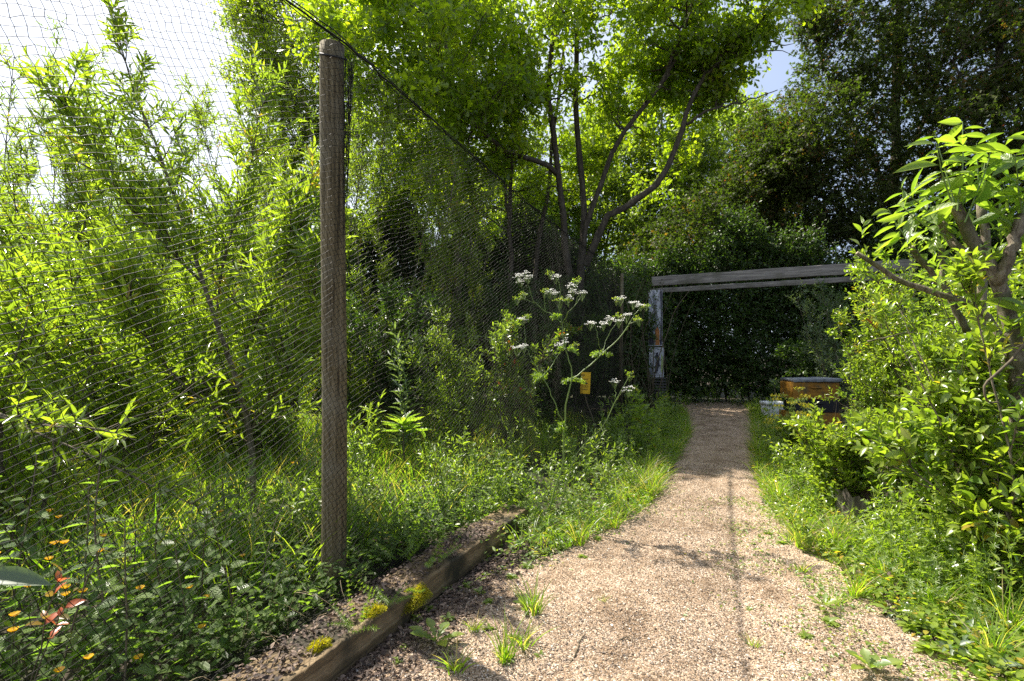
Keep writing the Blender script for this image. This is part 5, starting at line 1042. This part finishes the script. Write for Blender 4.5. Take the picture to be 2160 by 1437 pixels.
for q in range(30):
    Y_ = rng.uniform(2.55, 4.4); f_ = PO[0] + VPS * (Y_ - PO[1]); x_ = f_ + rng.uniform(-.9, .32); (640 < proj((x_, Y_)) < 760 and Y_ < 2.75) or (780 < proj((x_, Y_)) < 920 and Y_ < 4.5) or (480 < proj((x_, Y_)) < 580 and Y_ < 3.7) or HQ.append((proj((x_, Y_)), Y_, rng.uniform(.8, 1.25) * (.7 if x_ > f_ + .1 else 1)))
H1b = herb(1221, .45, 5, ('oval', .05, .024), 'herb', 'leafy_weed', 'weed', per=11, ns=3); H2b = herb(1222, .52, 4, ('small', .06, .018), 'clv', 'leafy_weed', 'weed', per=14, opp=False, ns=3)
spread([H1b, H2b], [pl(*a) for a in HQ], left_ord('tall leafy weed growing round the foot of the wooden post'), 'tall weeds round the post')
spread([H1, H2, H3], [pl(*a) for a in HP], left_ord('leafy green weed in the strip along the netting'), 'leafy weeds along the netting')
RP = [(1660, 4.8, .6), (1690, 4.3, .65), (1720, 3.9, .7), (1640, 5.6, .5), (1700, 3.4, .6), (1745, 3.7, .7), (1700, 2.9, .6), (1900, 2.7, .7), (1610, 6.6, .5), (1660, 9.6, .9), (1900, 2.45, .7), (1960, 2.35, .7), (2030, 2.3, .8), (2100, 2.15, .8), (1840, 3.6, .8), (1900, 3.2, .9), (1990, 2.8, .9), (2080, 2.6, .9), (1590, 9.5, .9), (1500, 11.7, .9), (1450, 11.5, .9), (1550, 11.6, .9)]
H4 = herb(1211, .42, 6, ('oval', .055, .027), 'privet', 'bank_weed', 'weed', per=10, ns=3); H5 = herb(1212, .5, 5, ('small', .065, .024), 'privet', 'bank_weed', 'weed', per=13, opp=False, ns=3); H6 = herb(1213, .34, 7, ('oak', .05, .03), 'fern', 'bank_weed', 'weed', per=8, ns=3)
for q in range(26):
    Y_ = 2.2 + 4.5 * rng.uniform(0, 1) ** 1.2; x_ = float(np.interp(Y_, PY, PRX)) + .12 + abs(rng.normal(0, .35)); (1735 < proj((x_, Y_)) < 1880 and Y_ < 3.5) or RP.append((proj((x_, Y_)), Y_, rng.uniform(.6, 1.1)))
spread([H4, H5, H6], [pl(*a) for a in RP], left_ord('bright leafy weed on the right bank of the path'), 'leafy weeds on the right bank')
# cleavers
K1 = cleavers(1301, 26, .4); K2 = cleavers(1302, 20, .33)
KP = [(1925, 2.85, 1.0), (1900, 2.6, 1.1), (1960, 2.55, 1.15), (2020, 2.5, 1.2), (2080, 2.45, 1.2), (1880, 2.95, 1.1), (1980, 2.9, 1.2), (1790, 3.6, .9), (1730, 3.7, .8), (1680, 4.0, .8), (2140, 2.3, 1.1), (2060, 2.15, 1.0), (1930, 2.3, .9)]
spread([K1, K2], [pl(*a) for a in KP], left_ord('bright green cleavers tangle on the right bank'), 'cleavers on the right bank')
K3 = cleavers(1303, 7, .26); spread(K3, [(on_sl(1.9, .06, .125), .5, .6, (0, 0)), (on_sl(2.05, .05, .12), 2.0, .6, (0, 0)), (on_sl(2.42, .03, .115), 4.0, .75, (0, 0)), (np.array([-.55, 2.95, .04]), 1, 1.1, (0, 0)), (np.array([-.62, 2.62, .06]), 3, 1, (0, 0)), (at(1210, 3.7), 1, 1, (0, 0)), (at(1250, 4.2), 2, 1.1, (0, 0)), (at(1120, 3.6), 4, 1, (0, 0)), (at(1290, 4.6), 5, 1.2, (0, 0))], left_ord('thin cleavers sprig straggling by the timber edging'), 'cleavers by the timber edging')
for k_, (a_, b_, c_) in enumerate(((1085, 3.45, .9), (1130, 3.3, .8), (1105, 3.75, 1.0), (1165, 3.75, .9))): copy_thing(H3, at(a_, b_), k_ * 1.3, c_, ('feathery weed just left of the umbel plant foot', 'feathery weed at the foot of the umbel plant', 'feathery weed behind the buried timber edging', 'feathery weed right behind the umbel plant foot')[k_], (0, 0), 'feathery weeds round the umbel plant')
# thistles
T1 = herb(1401, .85, 1, ('thistle', .15, .055), 'fern', 'thistle', 'thistle', per=30, spread=.05, opp=False, r=.006, lang=1.0, t0=.15, flat=.8, ns=5, sl=.16)
for ch in T1.children: pass
spread(T1, [(at(1352, 5.6), 0, 1.05, (0, 0)), (at(1395, 6.6), 2, .8, (.05, .1)), (at(1300, 6.0), 4, .6, (-.1, .05)), (at(1375, 5.1), 1, .55, (.1, .1))], left_ord('spiny leaved thistle beside the far end of the netting'), 'thistles beside the net end')
# spiky rosettes behind the net
for src_, p, lab in ((rosette(1501, 26, .27, .042, 'willow', 'laurel', 'foxglove_plant', 'plant', .55, stemH=.42), at(850, 4.6), 'spiky rosette of long pale leaves behind the net right of the post'),
                     (rosette(1502, 20, .2, .034, 'willow', 'laurel', 'foxglove_plant', 'plant', .7, stemH=.42), at(1050, 5.9), 'smaller spiky rosette of long leaves behind the hawthorn'),
                     (rosette(1503, 16, .2, .034, 'willow', 'greyleaf', 'foxglove_plant', 'plant', .8, stemH=.5), at(1634, 9.15), 'dark spiky rosette standing behind the white tub')):
    src_.location = [float(q) for q in p]; src_['label'] = lab; src_['group'] = 'spiky leaf rosettes'
H7 = herb(1410, 1.35, 2, ('willow', .16, .03), 'greyleaf', 'mullein_plant', 'plant', per=44, spread=.06, opp=False, r=.008, lang=.9, t0=.2, ns=4, sl=.2); H7.location = [float(q) for q in at(850, 4.9)]; H7['label'] = 'tall grey green leafy spire behind the net right of the post'
H8 = herb(1411, 1.0, 3, ('willow', .1, .02), 'herb', 'tall_weed', 'plant', per=30, spread=.1, opp=False, r=.005, t0=.15, ns=4, sl=.2); H8.location = [float(q) for q in at(765, 3.9)]; H8['label'] = 'tall leafy weed stem standing close behind the wooden post'
H9 = herb(1412, 1.05, 3, ('willow', .1, .022), 'willow', 'tall_weed', 'plant', per=26, spread=.12, opp=False, r=.005, t0=.3, ns=3, sl=.2); H9.location = [float(q) for q in at(965, 5.0)]; H9['label'] = 'pale leafy shoot rising between the grey spire and the hawthorn'
# red leaved sprig in the corner
H10 = herb(1420, .42, 2, ('oval', .06, .032), 'redleaf', 'rose_sprig', 'plant', per=9, spread=.2, t0=.6, r=.003, stem='stemr'); H10.location = [float(q) for q in at(35, 1.55)]; H10['label'] = 'small sprig with orange red leaves in the lower left corner'
# pale large out of focus leaf at the left edge
lf_ = MB(); add_leaves(lf_, np.array([P(-60, 1215, 1.15)]), np.array([[1, .2, -.12]]), np.array([[.1, -.75, 1.]]), np.array([.15]), np.array([.045]), 'big', np.array([.3])); c0 = P(-60, 1215, 1.15)
tubes(lf_, smooth_line([P(-60, 1215, 1.15), P(-110, 1300, 1.15), [P(-120, 1500, 1.15)[0], 1.16, 0.0]], 8)[None], .004, .003, 6); tag(lf_.build('dock_leaf', M['greyleaf'], origin=[P(-120, 1500, 1.15)[0], 1.16, 0]), 'single large pale leaf poking in at the left edge above the nettles', 'leaf')

# ---- grass tufts and small weeds on the gravel
G1 = tuft(1601, 46, .2, .45, straw=4); G2 = tuft(1602, 34, .13, .7, straw=2); G3 = tuft(1603, 60, .3, .4, straw=8)
GT = [((1125, 1300), 1, .95, 'upright green grass tuft on the gravel near the middle of the timber edging'), ((1065, 1400), 1, .9, 'spreading grass tuft on the gravel at the bottom of the picture'), ((1100, 1370), 2, 1.0, 'small grass tuft beside the spreading tuft at the bottom'), ((1270, 1275), 2, .35, 'tiny flat grass tuft alone on the open gravel'), ((1640, 1060), 3, .9, 'bushy grass tuft at the right path edge before the shade'), ((1615, 1030), 1, .9, 'pale grass tuft at the right path edge left of the stump'),
      ((1680, 1010), 3, .95, 'tall grass tuft behind the path edge tuft near the stump'), ((1600, 960), 3, 1.0, 'arching grass tuft where the path enters the shade at right'), ((1620, 930), 3, 1.0, 'long grass tuft beside the shaded path near the white tub'), ((1345, 1040), 3, .8, 'grass tuft at the left path edge below the thistles'), ((1300, 1080), 3, .75, 'grass tuft at the left path edge right of the umbel plant'), ((1370, 1000), 3, .9, 'grass tuft at the left path edge nearest the shade'), ((1420, 960), 3, 1, 'grass tuft at the shaded left path edge'),
      ((1760, 1280), 2, .8, 'low grass tuft on the right gravel verge'), ((1690, 1210), 2, .7, 'thin grass tuft right of the rut'), ((1590, 1370), 2, .5, 'tiny grass tuft right of the rut near the bottom'), ((2090, 1400), 3, .8, 'tall grass tuft in the lower right corner'), ((2130, 1340), 3, .9, 'long bladed grass tuft at the right edge'), ((1980, 1290), 1, 1, 'grass tuft on the lower right verge'), ((2010, 1230), 3, .8, 'grass tuft among the weeds below the cleavers'), ((1870, 1220), 1, .9, 'grass tuft between the stump and the bottom right corner'), ((960, 1420), 2, .9, 'grass tuft on the dead leaves at the bottom by the timber'), ((1000, 1335), 2, .6, 'thin grass tuft on the gravel by the dandelion')]
byk = {1: G1, 2: G2, 3: G3}; seen = set()
for (px, py), k, s, lab in GT:
    p = gp(px, py); p[2] = max(p[2], .0) + .008
    b = byk[k]
    if k in seen: copy_thing(b, p, rng.uniform(0, 6.28), s, lab, (0, 0), 'grass tufts on the gravel')
    else: seen.add(k); b.location = [float(q) for q in p]; b.scale = (s,) * 3; b['label'] = lab; b['group'] = 'grass tufts on the gravel'
ET = []
for q in range(30):
    Y_ = 2.3 + 5.5 * rng.uniform(0, 1) ** 1.4; lft = q % 2; x_ = float(np.interp(Y_, PY, PLX)) + rng.uniform(-.15, .1) if lft and Y_ > 2.75 else float(np.interp(Y_, PY, PRX)) + rng.uniform(-.14, .15); ET.append((np.array([x_, Y_, max(0, float(gz(x_, Y_))) + .005]), rng.uniform(0, 6.28), rng.uniform(.5, 1.05), tuple(rng.normal(0, .12, 2))))
spread([tuft(1611, 50, .26, .5, straw=10), tuft(1612, 30, .2, .8, straw=8), tuft(1613, 44, .34, .45, straw=14)], ET, left_ord('grass tuft with dry stalks on the ragged edge of the path'), 'grass tufts along the path edges')
D1 = rosette(1701, 9, .12, .036, 'dandy', 'herb', 'dandelion', 'weed', .8); D2 = rosette(1702, 11, .1, .034, 'oval', 'herb', 'plantain', 'weed', .3)
def put(src_, px, py, s, rz, lab, grp, first=False):
    p = gp(px, py); p[2] = max(p[2], 0) + .012
    if first: src_.location = [float(q) for q in p]; src_.rotation_euler = (0, 0, rz); src_.scale = (s,) * 3; src_['label'] = lab; src_['group'] = grp
    else: copy_thing(src_, p, rz, s, lab, (0, 0), grp)
put(D1, 920, 1370, 1.15, .3, 'dandelion with upright lobed leaves beside the timber edging', 'dandelions on the gravel', True)
put(D1, 1835, 1425, .95, 1.2, 'dandelion rosette lying flat at the bottom right of the path', 'dandelions on the gravel'); put(D1, 1110, 1290, .7, 2.1, 'dandelion half hidden in the upright grass tuft', 'dandelions on the gravel'); put(D1, 1740, 1290, .7, 4, 'dandelion rosette on the right gravel verge', 'dandelions on the gravel')
PLN = [(880, 1312, .5), (905, 1290, .45), (945, 1312, .5), (1030, 1332, .4), (1080, 1222, .5), (1112, 1200, .55), (1150, 1172, .55), (1185, 1162, .5), (1085, 1352, .45), (1140, 1392, .4), (1200, 1210, .35), (1010, 1255, .5), (1030, 1275, .45), (985, 1240, .45), (1070, 1400, .5), (840, 1400, .35), (850, 1370, .3), (1750, 1320, .6), (1830, 1250, .7), (1920, 1330, .7), (1960, 1380, .8), (1700, 1350, .5), (1780, 1200, .6), (1230, 1180, .5), (1260, 1140, .5), (1620, 1130, .45), (1650, 1150, .5), (1680, 1120, .5), (1580, 1290, .3), (1880, 1400, .5), (2040, 1350, .9), (1990, 1200, .9), (2100, 1270, .9), (1900, 1180, .8)]
pls2 = [(gp(a, b) + [0, 0, .012], rng.uniform(0, 6.28), s, tuple(rng.normal(0, .08, 2))) for a, b, s in PLN]
spread(D2, pls2, left_ord('small flat leaved weed rooted in the gravel'), 'small weeds in the gravel')
WB = herb(1710, .3, 1, ('nettle', .085, .045), 'privet', 'broadleaf_weed', 'weed', per=12, spread=.1, r=.003, t0=.25)
for i, (px, py, s, lab) in enumerate(((1975, 1190, 1.0, 'upright broad leaved weed below the cleavers on the lower right verge'), (1950, 1160, .8, 'smaller broad leaved weed behind the upright one on the right verge'), (2120, 1180, 1.0, 'broad leaved weed at the right edge below the maple seedling'))):
    p = gp(px, py)
    if i: copy_thing(WB, p, i * 2., s, lab)
    else: WB.location = [float(q) for q in p]; WB['label'] = lab; WB.scale = (s,) * 3
RD = herb(1720, .1, 3, ('oval', .045, .024), 'litter', 'withered_weed', 'weed', per=5, spread=.8, r=.002, stem='stemr', grav=-.5); p = gp(1850, 1265); RD.location = [float(q) for q in p]; RD['label'] = 'withered purple brown sprig on the right gravel verge'; RD['category'] = 'weed'
WL = herb(1730, .17, 4, ('big', .1, .034), 'greyleaf', 'wilted_cutting', 'cut branch', per=8, spread=3.0, r=.003, grav=-.6, flat=1.4)
for i, (px, py, s, lab) in enumerate(((1985, 1310, .8, 'wilted pale leaved cutting lying on the lower right verge'), (1830, 1130, .8, 'wilted grey green cutting lying below the tree stump'), (2060, 1390, .7, 'wilted pale leaved cutting near the lower right corner'), (1900, 1060, .8, 'wilted drooping cutting hanging over the right side of the stump'))):
    p = gp(px, py); p[2] += .01
    if i: copy_thing(WL, p, i * 1.9, s, lab, (0, 0), 'wilted cuttings on the right bank')
    else: WL.location = [float(q) for q in p]; WL['label'] = lab; WL['group'] = 'wilted cuttings on the right bank'; WL.scale = (s,) * 3
# seeding umbel weeds in front of the boxes
def seedhead(seed, H, label, p):
    rng = np.random.default_rng(seed); root = empty('seeding_umbel', p, label, 'plant', 'yellowish umbel weeds before the boxes'); p = np.array(p); mb = MB(); gf = MB()
    st = paths(p[None] + 0., np.array([[rng.normal(0, .15), rng.normal(0, .1), 1]]), np.array([H]), 10, rng, .04); tubes(mb, st, .0045, .002, 6)
    S, D, t = shoots_on(st, 7, .4, 1, rng, .6, .4); sh = paths(S, D, rng.uniform(.12, .3, len(S)), 6, rng, .06, (0, 0, .2)); tubes(mb, sh, .002, .0012, 4)
    for e in list(sh[:, -1]) + [st[0, -1]]:
        n = 9; a = np.arange(n) * 2.4; q = np.sqrt((np.arange(n) + .5) / n) * .05; tip = e + np.stack([np.cos(a) * q, np.sin(a) * q, .04 - 4 * q * q], -1); tubes(mb, np.stack([np.tile(e, (n, 1)), tip], 1), .0009, .0006, 3)
        f = (tip[:, None] + rng.normal(0, .006, (n, 9, 3))).reshape(-1, 3); add_leaves(gf, f, rng.normal(0, 1, f.shape), rng.normal(0, 1, f.shape), .009, .005, 'small', rng.uniform(.5, 1, len(f)))
    mb.build('stem', M['stemg'], root); gf.build('seed_head', M['moss' if seed % 2 else 'fern'], root)
seedhead(1801, .62, 'yellowish seeding umbel weed standing in front of the amber boxes', at(1692, 4.9)); seedhead(1802, .55, 'pale seeding umbel weed left of the amber boxes', at(1655, 5.3)); seedhead(1803, .5, 'low seeding umbel weed leaning over the shaded path edge', at(1625, 5.0)); seedhead(1804, .6, 'greenish seeding umbel weed before the low rounded shrub', at(1745, 4.4))

# ============================================================ what nobody could count
rng = np.random.default_rng(2001)
n = 30000; Y = rng.uniform(2.2, 8.5, n); X = rng.uniform(-5.5, 1.2, n); fx = PO[0] + VPS * (Y - PO[1]); ok = (X < fx - .12); X, Y = X[ok], Y[ok]; n = len(X)
dens = .5 + .5 * np.sin(X * 2.3 + 1) * np.sin(Y * 1.9); ok = rng.uniform(0, 1, n) < .45 + .55 * dens; X, Y = X[ok], Y[ok]; n = len(X)
S = np.stack([X, Y, gz(X, Y)], -1); a = rng.uniform(0, 6.28, n); s = rng.uniform(.05, .6, n); D = np.stack([np.cos(a) * s, np.sin(a) * s, np.ones(n)], -1)
mb = MB(); blades(mb, S, D, rng.uniform(.14, .44, n), .0065, rng, .5); tag(mb.build('meadow_grass', M['grass']), 'long bright green grass growing behind the netting', 'grass', kind='stuff')
n = 9000; Y = rng.uniform(2.9, 11.5, n); side = rng.uniform(0, 1, n) < .5
xl = np.interp(Y, PY, PLX); xr = np.interp(Y, PY, PRX); X = np.where(side, xl - np.abs(rng.normal(0, .22, n)) + .07, xr + np.abs(rng.normal(0, .3, n)) - .06)
S = np.stack([X, Y, gz(X, Y)], -1); a = rng.uniform(0, 6.28, n); s = rng.uniform(.1, .9, n); D = np.stack([np.cos(a) * s, np.sin(a) * s, np.ones(n)], -1)
mb = MB(); blades(mb, S, D, rng.uniform(.06, .24, n), .005, rng, .6); tag(mb.build('verge_grass', M['grass']), 'short grass along both edges of the gravel path', 'grass', kind='stuff')
def cover(name, label, X, Y, L, W, tm, mat, rng, up=.6, h=.06):
    n = len(X); S = np.stack([X, Y, gz(X, Y) + .008 + h * rng.uniform(0, 1, n) ** 1.5], -1); a = rng.uniform(0, 6.28, n); A = np.stack([np.cos(a), np.sin(a), rng.normal(.15, .3, n)], -1)
    mb = MB(); add_leaves(mb, S, A, np.array([0, 0, 1.]) + rng.normal(0, .35, (n, 3)), L * rng.uniform(.5, 1.2, n), W * rng.uniform(.6, 1.1, n), tm, rng.uniform(0, 1, n)); tag(mb.build(name, M[mat]), label, 'ground cover', kind='stuff')
n = 15000; Y = 1.5 * np.exp(rng.uniform(0, 1.9, n)); xr = np.interp(Y, PY, PRX); X = xr - .07 + np.abs(rng.normal(0, .55, n)); cover('ground_cover', 'low leafy weeds carpeting the right bank', X, Y, .034, .022, 'small', 'privet', rng, h=.1)
n = 9000; Y = rng.uniform(2.75, 11, n); xl = np.interp(Y, PY, PLX); X = xl + .1 - np.abs(rng.normal(0, .4, n)); cover('ground_cover', 'low leafy weeds between the netting and the left path edge', X, Y, .034, .021, 'small', 'fern', rng, h=.12)
n = 9000; Y = rng.uniform(1.6, 4.2, n); X = sleeper_x(Y) - .3 - np.abs(rng.normal(0, .9, n)); cover('ground_cover', 'low dark weeds under the nettles and the netting', X, Y, .04, .026, 'small', 'nettle', rng, h=.16)
n = 2600; Y = rng.uniform(11.2, 12.7, n); X = rng.uniform(2.6, 8.5, n); cover('ground_cover', 'dark low weeds at the foot of the hedge beyond the path end', X, Y, .06, .032, 'small', 'hedge', rng, h=.42)
n = 4200; Y = 1.6 + 2.4 * rng.uniform(0, 1, n) ** .9; xr = np.interp(Y, PY, PRX); X = xr - .05 - np.abs(rng.normal(0, .28, n)); X = np.where(np.sin(X * 9) * np.sin(Y * 8 + 1) > -.2, X, X + .2); cover('ground_cover', 'sparse tiny weeds creeping from the right bank onto the gravel', X, Y, .02, .012, 'small', 'fern', rng, h=.02)
n = 1500; Y = rng.uniform(2.4, 6, n); xl = np.interp(Y, PY, PLX); X = xl - .05 + np.abs(rng.normal(0, .16, n)); X = np.where(np.sin(X * 8 + 1) * np.sin(Y * 7) > -.1, X, xl); cover('ground_cover', 'sparse tiny weeds creeping from the left edge onto the gravel', X, Y, .022, .013, 'small', 'fern', rng, h=.02)
# dead leaves beside the timber and on it
n = 6500; Y = rng.uniform(1.5, 3.1, n); X = sleeper_x(Y) + .01 + np.abs(rng.normal(0, .13, n)); on = rng.uniform(0, 1, n) < .42; X = np.where(on, sleeper_x(Y) - rng.uniform(.03, .32, n), X)
z = np.where(on & (X > sleeper_x(Y) - .215), np.where(Y < 3.03, .119, .1), gz(X, Y) + .012) + rng.uniform(0, .014, n); a = rng.uniform(0, 6.28, n)
mb = MB(); add_leaves(mb, np.stack([X, Y, z], -1), np.stack([np.cos(a), np.sin(a), rng.normal(.1, .25, n)], -1), np.array([0, 0, 1.]) + rng.normal(0, .5, (n, 3)), rng.uniform(.008, .03, n), rng.uniform(.004, .014, n), 'oval', rng.uniform(0, 1, n)); tag(mb.build('leaf_litter', M['litter']), 'brown dead leaves and bark bits strewn along the timber edging', 'dead leaves', kind='stuff')
n = 700; Y = 1.5 + 4 * rng.uniform(0, 1, n) ** 1.5; u_ = rng.uniform(0, 1, n); u_ = np.where(rng.uniform(0, 1, n) < .6, u_ ** 2.2, u_); X = np.interp(Y, PY, PLX) * (1 - u_) + np.interp(Y, PY, PRX) * u_; a = rng.uniform(0, 6.28, n)
mb = MB(); add_leaves(mb, np.stack([X, Y, np.full(n, .019)], -1), np.stack([np.cos(a), np.sin(a), rng.normal(.05, .15, n)], -1), np.array([0, 0, 1.]) + rng.normal(0, .4, (n, 3)), rng.uniform(.006, .024, n), rng.uniform(.003, .009, n), 'oval', rng.uniform(0, .8, n)); tag(mb.build('leaf_litter', M['litter']), 'small brown leaf crumbs scattered over the open gravel path', 'dead leaves', kind='stuff')
# dry stalks over the near end of the timber
mb = MB(); n = 16; S = np.stack([rng.uniform(-.95, -.5, n), rng.uniform(1.6, 2.1, n), np.full(n, .05)], -1); st = paths(S, np.stack([rng.normal(.1, .5, n), rng.normal(-.1, .3, n), np.full(n, .8)], -1), rng.uniform(.16, .36, n), 10, rng, .22, (0, 0, -.5)); tubes(mb, st, .0011, .0007, 4)
tag(mb.build('dry_stalk_tangle', M['straw'], origin=[-.75, 1.8, .05]), 'tangle of thin dry straw stalks over the near end of the timber', 'dry stalks')
